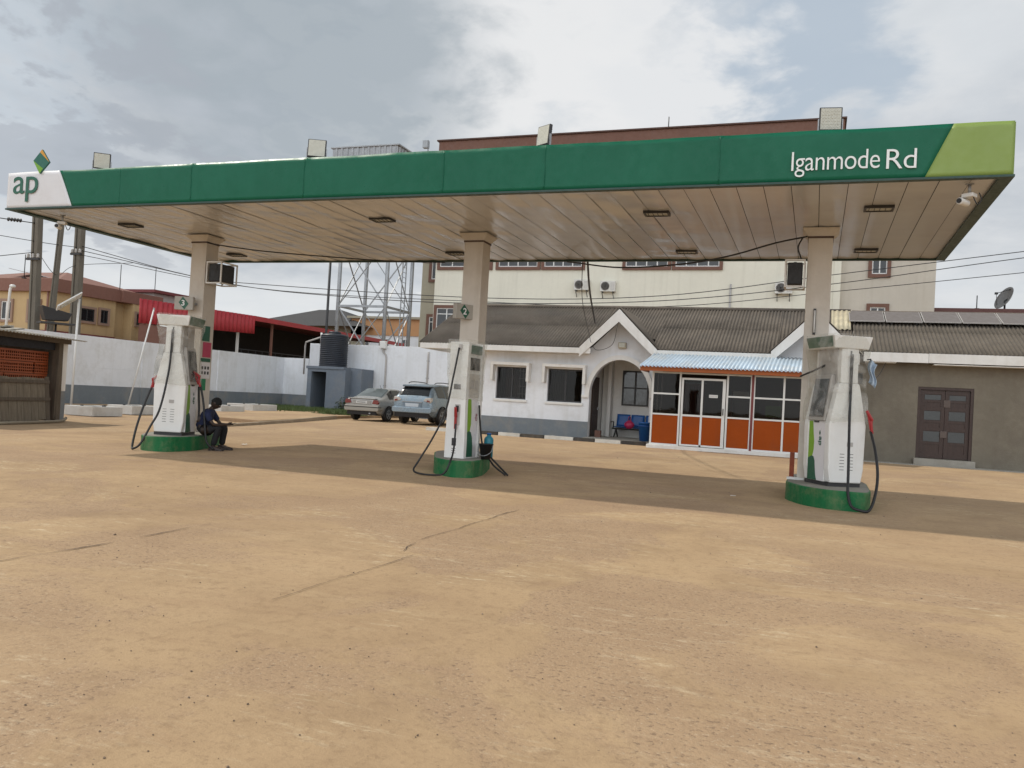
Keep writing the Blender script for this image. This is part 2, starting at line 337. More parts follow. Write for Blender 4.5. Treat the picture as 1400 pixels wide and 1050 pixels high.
# ================================================================== GROUND
def ground_mat():
    m = bpy.data.materials.new('dusty_concrete'); m.use_nodes = True; t = m.node_tree; b = t.nodes['Principled BSDF']
    co = t.nodes.new('ShaderNodeTexCoord'); OB = co.outputs['Object']
    def mapn(s, rot=0.0):
        mp = t.nodes.new('ShaderNodeMapping'); mp.inputs['Scale'].default_value = s; mp.inputs['Rotation'].default_value = (0, 0, rot); t.links.new(OB, mp.inputs[0]); return mp.outputs[0]
    def ns(v, sc, det=8, rg=.6, dist=0.0):
        n = t.nodes.new('ShaderNodeTexNoise'); t.links.new(v, n.inputs['Vector']); n.inputs['Scale'].default_value = sc
        n.inputs['Detail'].default_value = det; n.inputs['Roughness'].default_value = rg; n.inputs['Distortion'].default_value = dist; return n.outputs[0]
    def mr(s, a, b2, c=0.0, d=1.0, smooth=True):
        n = t.nodes.new('ShaderNodeMapRange'); t.links.new(s, n.inputs[0]); n.interpolation_type = 'SMOOTHSTEP' if smooth else 'LINEAR'
        for i, v in enumerate((a, b2, c, d)): n.inputs[i + 1].default_value = v
        return n.outputs[0]
    def mx(f, a, b2):
        n = t.nodes.new('ShaderNodeMix'); n.data_type = 'RGBA'
        if isinstance(f, float): n.inputs[0].default_value = f
        else: t.links.new(f, n.inputs[0])
        for i, v in ((6, a), (7, b2)):
            if isinstance(v, tuple): n.inputs[i].default_value = (*v, 1)
            else: t.links.new(v, n.inputs[i])
        return n.outputs[2]
    def mul(a, b2):
        n = t.nodes.new('ShaderNodeMath'); n.operation = 'MULTIPLY'; t.links.new(a, n.inputs[0])
        if isinstance(b2, float): n.inputs[1].default_value = b2
        else: t.links.new(b2, n.inputs[1])
        return n.outputs[0]
    v1 = mapn((1, 1, 1))
    big = ns(v1, .22, 7, .6, .6); mid = ns(v1, 1.1, 8, .62, .4); fine = ns(v1, 9, 7, .68)
    tracks = ns(mapn((.35, 2.6, 1), R_(-24)), 1.0, 8, .65, .5)       # drag and tyre marks
    scr = ns(mapn((1.8, 12, 1), R_(-31)), 1.0, 7, .72, 1.0)
    grit = ns(v1, 70, 3, .6)
    base = mx(mr(big, .34, .66), (.368, .252, .144), (.445, .312, .180))
    base = mx(mul(mr(mid, .42, .7), .65), base, (.285, .19, .108))
    base = mx(mul(mr(tracks, .5, .72), .4), base, (.45, .325, .19))
    base = mx(mul(mr(tracks, .46, .3), .35), base, (.285, .18, .105))
    sx = t.nodes.new('ShaderNodeSeparateXYZ'); t.links.new(OB, sx.inputs[0])
    def cell(src, off, size):
        a = t.nodes.new('ShaderNodeMath'); a.operation = 'MULTIPLY_ADD'; t.links.new(src, a.inputs[0]); a.inputs[1].default_value = 1 / size; a.inputs[2].default_value = off / size
        f = t.nodes.new('ShaderNodeMath'); f.operation = 'FLOOR'; t.links.new(a.outputs[0], f.inputs[0]); return f.outputs[0]
    wob = t.nodes.new('ShaderNodeVectorMath'); wob.operation = 'ADD'; t.links.new(OB, wob.inputs[0])
    wn = t.nodes.new('ShaderNodeTexNoise'); t.links.new(OB, wn.inputs['Vector']); wn.inputs['Scale'].default_value = 1.1; wn.inputs['Detail'].default_value = 6
    wsc = t.nodes.new('ShaderNodeVectorMath'); wsc.operation = 'SCALE'; t.links.new(wn.outputs['Color'], wsc.inputs[0]); wsc.inputs['Scale'].default_value = .5
    t.links.new(wsc.outputs[0], wob.inputs[1]); t.links.new(wob.outputs[0], sx.inputs[0])
    cc = t.nodes.new('ShaderNodeCombineXYZ'); t.links.new(cell(sx.outputs[0], .70, 2.02), cc.inputs[0]); t.links.new(cell(sx.outputs[1], -8.65, 5.2), cc.inputs[1])
    wh = t.nodes.new('ShaderNodeTexWhiteNoise'); t.links.new(cc.outputs[0], wh.inputs[0]); slab = wh.outputs[0]
    base = mx(mul(slab, .28), base, (.47, .335, .205))
    pale = mul(mr(scr, .47, .62), mul(mr(ns(v1, .42, 7, .62, .5), .47, .58), mr(ns(mapn((9, 22, 9), R_(-31)), 1.0, 8, .75), .45, .6)))
    base = mx(mul(pale, .9), base, (.60, .49, .33))
    base = mx(mul(mr(fine, .5, .72), .5), base, (.245, .16, .09))
    base = mx(mul(mr(ns(v1, 26, 6, .7), .5, .68), .4), base, (.24, .16, .095))
    rough_ = mul(mr(ns(v1, .38, 7, .62, .8), .46, .53), mr(slab, .75, .35, .25, 1.0))
    base = mx(mul(rough_, .45), base, (.335, .225, .145))
    base = mx(mul(mul(mr(ns(v1, 34, 4, .6), .56, .66), rough_), .7), base, (.17, .115, .075))
    base = mx(mul(mul(mr(ns(v1, 55, 3, .6), .60, .70), rough_), .5), base, (.52, .42, .30))
    base = mx(mul(mr(grit, .62, .74), .35), base, (.20, .14, .09))
    base = mx(mul(mr(ns(v1, 42, 2, .5), .72, .78), mr(mid, .45, .6)), base, (.12, .09, .065))
    stain = mul(mr(ns(mapn((.5, 1, 1)), .55, 7, .6, .5), .60, .74), .4)
    base = mx(stain, base, (.19, .125, .08))
    t.links.new(base, b.inputs['Base Color']); b.inputs['Roughness'].default_value = .92; b.inputs['Specular IOR Level'].default_value = .25
    n2 = t.nodes.new('ShaderNodeMath'); n2.operation = 'ADD'; t.links.new(mul(mid, .5), n2.inputs[0]); t.links.new(mul(fine, .35), n2.inputs[1])
    n3 = t.nodes.new('ShaderNodeMath'); n3.operation = 'ADD'; t.links.new(n2.outputs[0], n3.inputs[0]); t.links.new(mul(grit, .18), n3.inputs[1])
    bp = t.nodes.new('ShaderNodeBump'); bp.inputs['Strength'].default_value = .55; bp.inputs['Distance'].default_value = .035
    n4 = t.nodes.new('ShaderNodeMath'); n4.operation = 'ADD'; t.links.new(n3.outputs[0], n4.inputs[0]); t.links.new(mul(mul(ns(v1, 34, 4, .6), rough_), -.5), n4.inputs[1]); t.links.new(n4.outputs[0], bp.inputs['Height']); t.links.new(bp.outputs[0], b.inputs['Normal'])
    return m
m_ground = ground_mat()
def hgt(x, y):
    d = noise.noise(Vector((x * .35, y * .35, 0))) * .012 + noise.noise(Vector((x * 1.3, y * 1.3, 3))) * .004
    return d if y < 26 and abs(x) < 24 else 0
g = MB(); g.grid(lambda u, v: (-24 + 36 * u, -2 + 28 * v, hgt(-24 + 36 * u, -2 + 28 * v) - .008), 150, 120)
def sheet(x0, x1, y0, y1): g.add([(x0, y0, -.008), (x1, y0, -.008), (x1, y1, -.008), (x0, y1, -.008)], [(0, 1, 2, 3)])
sheet(-600, 600, 26, 600); sheet(-600, -24, -600, 26); sheet(12, 600, -600, 26); sheet(-24, 12, -600, -2)
tag(g.build('ground', m_ground), kind='structure')
# joints between the concrete pours: thin broken cracks
m_crack = M('crack_dirt', (.085, .06, .04), .95, .3, 6)
ck = MB()
def crack(a, b, w, seed):
    a = Vector((*a, 0)); b = Vector((*b, 0)); n = int((b - a).length / .05); d = (b - a).normalized(); s = Vector((-d.y, d.x, 0)); pts = []
    for i in range(n + 1):
        p = a.lerp(b, i / n); q = noise.noise(Vector((i * .045, seed, 0))); k2 = noise.noise(Vector((i * .11, seed, 5)))
        pts.append((p + s * q * .035 + s * k2 * .02 + s * random.uniform(-.006, .006), max(0.0, w * (.6 + 1.3 * noise.noise(Vector((i * .13, seed, 9)))))))
    for i in range(n):
        (p, w1), (q, w2) = pts[i], pts[i + 1]
        if w1 + w2 < .002: continue
        vs = [p - s * w1, q - s * w2, q + s * w2, p + s * w1]
        ck.add([(v.x, v.y, hgt(v.x, v.y) - .001) for v in vs], [(0, 1, 2, 3)])
for a_, b_, w_, sd_ in (((-4.95, 3.4), (-4.93, 6.1), .0065, 1), ((-3.13, 6.6), (-3.1, 9.0), .006, 2), ((-2.93, 4.2), (-2.86, 5.9), .004, 21), ((-3.0, 6.0), (-3.13, 6.6), .003, 3), ((-1.2, 12.6), (.0, 12.15), .005, 11), ((1.5, 16.4), (3.6, 16.1), .006, 12), ((-9.2, 11.0), (-7.6, 10.8), .005, 14)): crack(a_, b_, w_, sd_)
tag(ck.build('ground_cracks', m_crack, weld=False), kind='structure')
# gravel: hundreds of stones, grit lying loose on the concrete
m_stone = M('grit_stone', (.20, .145, .10), .95, .5, 30)
st = MB()
for i in range(1500):
    y = 1.3 + (random.random() ** 1.7) * 24; x = random.uniform(-.95, .28) * (y * .95 + .6) if random.random() < .85 else random.uniform(-14, 4)
    if noise.noise(Vector((x * .5, y * .5, 2))) < random.uniform(-.5, .35): continue
    s_ = random.choice((.0015, .002, .002, .0025, .0025, .003, .003, .004, .004, .0045) if random.random() < .99 else (.007, .009)) * (1 + .05 * y) * random.uniform(.7, 1.2); z = hgt(x, y) - .006
    rz = random.random() * 6.3; c_, n_ = math.cos(rz), math.sin(rz)
    pts = [(-1, -.7, 0), (1, -.8, 0), (.9, .7, 0), (-.8, .9, 0), (-.6, -.3, .7), (.5, -.5, .9), (.5, .4, .6), (-.4, .5, .8)]
    st.add([(x + s_ * (c_ * a - n_ * b), y + s_ * (n_ * a + c_ * b), z + s_ * c) for a, b, c in pts], [(4, 5, 6, 7), (0, 1, 5, 4), (1, 2, 6, 5), (2, 3, 7, 6), (3, 0, 4, 7)])
tag(st.build('loose_grit', m_stone, weld=False), kind='stuff')
m_paper = M('paper_scrap', (.72, .70, .66), .9, .1)
for x, y, w_, lab in ((-11.0, 14.45, .09, 'small crumpled white paper scrap lying near the seated man'), (-1.07, 12.75, .06, 'tiny white paper scrap on shaded concrete left of right pump island'), (.38, 2.05, .025, 'small pale scrap on the open concrete in the foreground')):
    p_ = MB(); p_.grid(lambda u, v: (x + w_ * (u - .5) * (1 + .3 * v), y + w_ * (v - .5), .012 + .35 * w_ * abs(noise.noise(Vector((u * 4, v * 4, x))))), 6, 6)
    tag(p_.build('paper_scrap', m_paper), lab, 'litter')

# raised soil strip with a kerb and grass by the perimeter wall
so = MB()
kl = [(-15.2, 17.2), (-16.3, 20.9), (-16.8, 22.9), (-17.6, 25.8), (-18.4, 28.4), (-19.3, 31.4)]
so.prism([(-27.9, 24.0), (-21.5, 24.0), (-20.0, 23.4), *[(x - .05, y) for x, y in kl[2:]], (-19.8, 34), (-19.9, 39.9), (-27.9, 39.9)], 'z', -.1, .11)
tag(so.build('soil_strip', m_ground), kind='structure')
kb = MB()
for i in range(len(kl) - 1):
    a, b = kl[i], kl[i + 1]; h_ = .045 + .02 * i
    kb.bar((a[0], a[1], h_ / 2 - .03), (b[0], b[1], h_ / 2 - .03 + .01), .16, h_ + .06)
tag(kb.build('low_kerb', M('dusty_kerb', (.33, .26, .18), .9, .2, 3, .4, 30, dirt=.5)), kind='structure')
m_grass = M('grass_green', (.075, .115, .03), .7, .4, 3)
gr = MB()
for i in range(16000):
    x = random.uniform(-27.6, -19.6); y = random.uniform(33.0, 39.7)
    if noise.noise(Vector((x * .6, y * .6, 0))) + (y - 34.0) * .2 < random.uniform(-.1, .4): continue
    h_ = random.uniform(.08, .26); a = random.random() * 6.28; w_ = .022; lx, ly = random.gauss(0, .06), random.gauss(0, .06)
    gr.add([(x - w_ * math.cos(a), y - w_ * math.sin(a), .1), (x + w_ * math.cos(a), y + w_ * math.sin(a), .1), (x + lx, y + ly, .1 + h_)], [(0, 1, 2)])
tag(gr.build('grass', m_grass, weld=False), kind='stuff')

# ================================================================== CANOPY
CX0, CX1, CY0, CY1, CZ0, CZ1 = -13.76, 2.02, 11.0, 16.52, 4.15, 4.783
can = thing('station_canopy', 'long flat green petrol station canopy on three square columns above the pumps', 'canopy', (-5.9, 13.8, 0))
def fz(x, z):   # shallow ripples of the cladding
    v = .020 * noise.noise(Vector((x * .9, z * 1.2, 0))) + .010 * noise.noise(Vector((x * 3, z * 2, 4)))
    v += .006 * noise.noise(Vector((x * 7, z * 3, 8))) * max(0, noise.noise(Vector((x * .5, 0, 3))) + .3)
    for sx_ in (-9.7, -7.55, -5.2, -3.66, -1.3): v += .022 * math.exp(-((x - sx_) / .035) ** 2)
    return v
def slantL(z): return -12.221 + (z - 4.15) / .633 * (-12.545 + 12.221)
def slantR(z): return 1.099 + (z - 4.15) / .633 * (1.388 - 1.099)
def ztop(x): return CZ1 + .012 * noise.noise(Vector((x * .8, 0, 7)))
def fasc(xa, xb, nu):
    b = MB()
    def fn(u, v):
        z = CZ0 + (CZ1 - CZ0) * v; a, c = xa(z), xb(z); x = a + (c - a) * u; zz = CZ0 + (ztop(x) - CZ0) * v
        return (x, CY0 - .012 - fz(x, z), zz)
    return b.grid(fn, nu, 10)
fasc(lambda z: CX0, slantL, 20).build('fascia_panel', m_fwhite, can, solid=.006)['label'] = 'white end panel of the fascia'
fasc(slantL, slantR, 200).build('fascia_panel', m_green, can, solid=.006)['label'] = 'long green middle of the fascia'
fasc(slantR, lambda z: CX1, 16).build('fascia_panel', m_lime, can, solid=.006)['label'] = 'lime green end panel of the fascia'
for x in (-11.2, -9.7, -7.55, -5.2, -3.66, -1.3):
    b = MB(); b.grid(lambda u, v: (x - .004 + .008 * u + .004 * math.sin(v * 5), CY0 - .0165 - fz(x, CZ0 + .63 * v), CZ0 + .01 + .61 * v), 1, 10); b.build('panel_joint', m_green, can, solid=.002)
b = MB(); b.box(CX0 - .012, CX0, CY0, CY1, CZ0, CZ1 - .01); b.build('side_fascia', m_fwhite, can)['label'] = 'white short side'
b = MB(); b.box(CX1, CX1 + .012, CY0, CY1, CZ0, CZ1 - .01); b.build('side_fascia', m_lime, can)['label'] = 'lime short side'
b = MB(); b.box(CX0, CX1, CY1, CY1 + .012, CZ0, CZ1 - .01); b.build('rear_fascia', m_green, can)
b = MB()   # dark edge trim under the fascia, seen from below
b.box(CX0 - .02, CX1 + .02, CY0 - .03, CY0 + .07, CZ0 - .022, CZ0 + .004); b.box(CX1 - .13, CX1 + .02, CY0 + .07, CY1 - .05, CZ0 - .022, CZ0 + .004)
b.box(CX0 - .02, CX0 + .13, CY0 + .07, CY1 - .05, CZ0 - .022, CZ0 + .004); b.box(CX0 - .02, CX1 + .02, CY1 - .05, CY1 + .02, CZ0 - .022, CZ0 + .004)
b.build('edge_trim', m_dgreen, can)
b = MB(); b.box(CX0 + .02, CX1 - .02, CY0 + .02, CY1 - .02, CZ1 - .12, CZ1 - .06); b.build('roof_deck', m_steel, can)
# soffit of long sheets with dark seams, buckled between their fixings
sf = MB(); seam = MB(); nst = 46; sw = (CX1 - CX0 - .1) / nst
for i in range(nst):
    xa = CX0 + .05 + i * sw; off = random.uniform(-.006, .006); am = random.uniform(.3, 1) * (1.0 if i < 34 else .35)
    def fn(u, v, xa=xa, off=off, am=am, i=i):
        y = CY0 + .03 + (CY1 - CY0 - .06) * v; x = xa + .004 + (sw - .008) * u
        w_ = noise.noise(Vector((i * .5, y * 1.1, 0))) * .045 + noise.noise(Vector((x * .9 + y * .35, y * 3.4 - x * .4, 2))) * .016
        e = math.sin(math.pi * u)
        return (x, y, CZ0 + .016 + off * .5 + am * w_ * (.25 + .75 * e) - .006 * e)
    sf.grid(fn, 8, 64)
    seam.box(xa - (.02 if i >= 30 or random.random() < .4 else .0035), xa + .003 + (.017 if i >= 30 else 0), CY0 + .03, CY1 - .03, CZ0 + .045, CZ0 + .055)
sf.build('soffit', m_soffit, can, weld=False); seam.build('seam_gap', m_darkin, can, weld=False)
def frame_light(x, y, tilt):
    f = MB(); T = TR(x, y, CZ0 - .012, tilt); w_, d_ = .19, .13
    for a in ((-w_, w_, -d_, -d_ + .03), (-w_, w_, d_ - .03, d_), (-w_, -w_ + .03, -d_ + .03, d_ - .03), (w_ - .03, w_, -d_ + .03, d_ - .03)): f.box(*a, -.012, .03, 0, T)
    o = f.build('recessed_light', m_dark, can, bevel=.003)
    l = MB(); l.box(-w_ + .03, w_ - .03, -d_ + .03, d_ - .03, .0, .02, 0, T); l.build('lens', m_lampglass, o)
    s2 = MB()
    for q in range(4): s2.box(-w_ + .06 + q * .07, -w_ + .068 + q * .07, -d_ + .03, d_ - .03, -.006, 0, 0, T)
    s2.build('louvre', m_dark, o)
for x in (-12.4, -7.0, -2.36, .7):
    for y in (12.5, 15.62): frame_light(x, y, random.uniform(-.08, .08))
# columns with flared caps
for cx_, cy_ in ((-11.62, 13.67), (-5.82, 13.90), (-.035, 13.92)):
    b = MB(); b.prism([(cx_ - .18, cy_ - .18), (cx_ + .18, cy_ - .18), (cx_ + .18, cy_ + .18), (cx_ - .18, cy_ + .18)], 'z', 0, CZ0 - .12)
    c = b.build('column', m_col, can, bevel=.012)
    q = MB(); pr = [(.185, CZ0 - .125), (.19, CZ0 - .11), (.255, CZ0 - .035), (.26, CZ0 - .012), (.27, CZ0 - .012), (.27, CZ0 - .003)]
    vs = []
    for r, z in pr: vs += [(cx_ - r, cy_ - r, z), (cx_ + r, cy_ - r, z), (cx_ + r, cy_ + r, z), (cx_ - r, cy_ + r, z)]
    q.add(vs, [(i * 4 + j, i * 4 + (j + 1) % 4, i * 4 + 4 + (j + 1) % 4, i * 4 + 4 + j) for i in range(len(pr) - 1) for j in range(4)])
    q.build('capital', m_col, c)
    q = MB(); q.box(cx_ - .19, cx_ + .19, cy_ - .192, cy_ + .192, CZ0 - .155, CZ0 - .126); q.build('dark_band', M('band_brown', (.09, .06, .05), .8), c)  # dark brown strip round the shaft just below the cap
# lettering
m_tgreen = M('letter_green', (.015, .11, .07), .5, .05); m_twhite = M('letter_white', (.76, .78, .78), .5, .03)
def fy(x): return CY0 - .035
t_ = text_mb('ap', TR(-13.60, fy(0), 4.255), .58, .45, .008, .95, .0); t_.build('lettering', m_tgreen, can)['label'] = 'dark green lowercase letters ap'
t_ = text_mb('Iganmode', TR(-.415, fy(0), 4.205), 1.015, .315, .008, .95, -.006); t_.build('lettering', m_twhite, can)['label'] = 'white words on the green fascia'
t_ = text_mb('Rd', TR(.672, fy(0), 4.268), .33, .235, .008, .95, -.006); t_.build('lettering', m_twhite, can)['label'] = 'white abbreviation after the first word'
m_emy = M('emblem_amber', (.62, .30, .03), .5, .05); m_eml = M('emblem_lime', (.16, .36, .03), .5, .05); m_emg = M('emblem_green', (.012, .12, .085), .5, .08)
b = MB()
ec = Vector((-12.945, CY0 - .035, 4.945))
dm = [(-.185, .025), (.005, .215), (.19, -.015), (-.02, -.21)]
b.prism([(ec.x + a, ec.z + c) for a, c in dm], 'y', ec.y - .03, ec.y, 0)
em = b.build('diamond_emblem', m_emg, can)
b = MB(); b.prism([(ec.x + .005, ec.z + .215), (ec.x + .19, ec.z - .015), (ec.x - .04, ec.z + .170)], 'y', ec.y - .034, ec.y - .030); b.build('amber_corner', m_emy, em)
b = MB(); b.prism([(ec.x - .185, ec.z + .025), (ec.x + .055, ec.z - .125), (ec.x - .02, ec.z - .21)], 'y', ec.y - .034, ec.y - .030); b.build('lime_corner', m_eml, em)

# floodlights on the canopy edge
def flood(x, w_, h_, rz, tilt, label, cells):
    t = thing('floodlight', label, 'floodlight', (x, CY0 + .12, CZ1 - .02), rz, 'floodlights along the canopy top', local=True)
    T = Matrix.Translation((0, 0, h_ / 2 + .06)) @ Matrix.Rotation(tilt, 4, 'X')
    b = MB(); b.box(-w_ / 2, w_ / 2, 0, .05, -h_ / 2, h_ / 2, 0, T)
    for i in range(7): b.box(-w_ / 2 + .03, w_ / 2 - .03, .05, .08, -h_ / 2 + .03 + i * (h_ - .06) / 7, -h_ / 2 + .045 + i * (h_ - .06) / 7, 0, T)
    b.build('housing', m_dark, t, bevel=.006)
    b = MB(); b.box(-w_ / 2 + .014, w_ / 2 - .014, -.006, .0, -h_ / 2 + .014, h_ / 2 - .014, 0, T)
    if cells:
        for i in range(6):
            for j in range(6): b.box(-w_ / 2 + .03 + i * (w_ - .05) / 6, -w_ / 2 + .052 + i * (w_ - .05) / 6, -.010, -.006, -h_ / 2 + .03 + j * (h_ - .05) / 6, -h_ / 2 + .055 + j * (h_ - .05) / 6, 0, T)
    b.build('lens', m_lampglass, t)
    b = MB(); b.bar((-w_ / 2 - .008, .02, h_ / 2 + .06), (-w_ / 2 - .008, .02, .01), .012, .03); b.bar((w_ / 2 + .008, .02, h_ / 2 + .06), (w_ / 2 + .008, .02, .01), .012, .03); b.bar((-w_ / 2 - .008, .02, .006), (w_ / 2 + .008, .02, .006), .03, .012); b.box(-.03, .03, .0, .05, -.08, .0)
    b.build('bracket', m_steel, t)
flood(-11.76, .27, .27, R_(38), R_(4), 'square floodlight on the canopy top near the white fascia end', False)
flood(-7.45, .28, .29, R_(26), R_(-9), 'square floodlight tilted back on the canopy beside the sheet metal tank', False)
flood(-3.76, .25, .29, R_(-30), R_(-5), 'narrow looking floodlight turned sideways above the middle column', False)
flood(.02, .27, .29, R_(8), R_(2), 'floodlight with a grid of lamp cells above the white lettering', True)
def cctv(x, y, rz, label):
    t = thing('security_camera', label, 'camera', (x, y, CZ0 - .02), rz, local=True)
    b = MB(); b.tube([(0, 0, 0), (0, 0, -.12)], .02); b.lathe([(.05, -.01), (.05, .0)], n=12); b.build('mount', m_steel, t)
    b = MB(); b.box(-.07, .07, -.06, .06, -.17, -.12); b.build('junction_box', m_frame, t, bevel=.01)
    b = MB(); b.lathe([(.038, -.1), (.042, -.09), (.042, .08), (.03, .1)], (-.05, -.03, -.22), 12, axis='y'); b.build('camera_body', m_frame, t)
    b = MB(); b.lathe([(.03, -.112), (.03, -.1)], (-.05, -.03, -.22), 12, axis='y'); b.build('lens', m_black, t)
    b = MB(); b.tube(smoothp([(.05, 0, -.17), (.09, .02, -.26), (.12, .05, -.2), (.1, .03, -.12)], 5), .007, 6); b.build('lead', m_cable, t)
cctv(-13.0, 11.5, R_(30), 'white security camera hanging under the white end of the canopy')
cctv(1.62, 11.25, R_(-35), 'white security camera hanging under the lime end of the canopy')

# ================================================================== PUMP ISLANDS
ISL = .258
m_itop = M('island_top_cement', (.25, .24, .205), .9, .15, 3, .3, 40, dirt=.4)
def island(poly, label):
    cx_ = sum(p[0] for p in poly) / len(poly); cy_ = sum(p[1] for p in poly) / len(poly)
    t = thing('pump_island', label, 'kerb island', (cx_, cy_, 0), group='green concrete pump islands')
    P = [Vector((*p, 0)) for p in poly]; rp = []
    for i, p in enumerate(P):      # round the corners
        a = (P[i - 1] - p); c = (P[(i + 1) % len(P)] - p); r = min(.22, a.length * .4, c.length * .4); a = p + a.normalized() * r; c = p + c.normalized() * r
        for k2 in range(5):
            q = k2 / 4; rp.append(a * (1 - q) ** 2 + p * 2 * q * (1 - q) + c * q * q)
    b = MB(); b.prism([(p.x, p.y) for p in rp], 'z', -.05, ISL - .004); b.build('painted_kerb', m_island, t, bevel=.018)
    ce = sum(rp, Vector()) / len(rp)
    b = MB(); b.prism([(ce.x + (p.x - ce.x) * .965, ce.y + (p.y - ce.y) * .985) for p in rp], 'z', ISL - .03, ISL); b.build('top_slab', m_itop, t, bevel=.004)
island([(-11.33, 11.95), (-10.95, 11.62), (-10.55, 11.78), (-10.5, 12.45), (-10.76, 13.1), (-11.08, 13.6), (-11.4, 14.25), (-12.1, 14.25), (-12.1, 13.3)], 'green rounded pump island the seated man rests on')
island([(-5.66, 12.22), (-5.2, 11.9), (-4.93, 12.05), (-4.96, 12.6), (-5.2, 13.4), (-5.42, 14.1), (-5.7, 14.5), (-6.3, 14.5), (-6.3, 13.6)], 'narrow green pump island under the middle pump with teal bottle')
island([(-.37, 13.25), (-.12, 12.60), (.22, 12.28), (.72, 12.27), (.78, 12.6), (.80, 14.2), (.5, 15.1), (-.3, 15.1)], 'green pump island with curved front corner beside the red post')

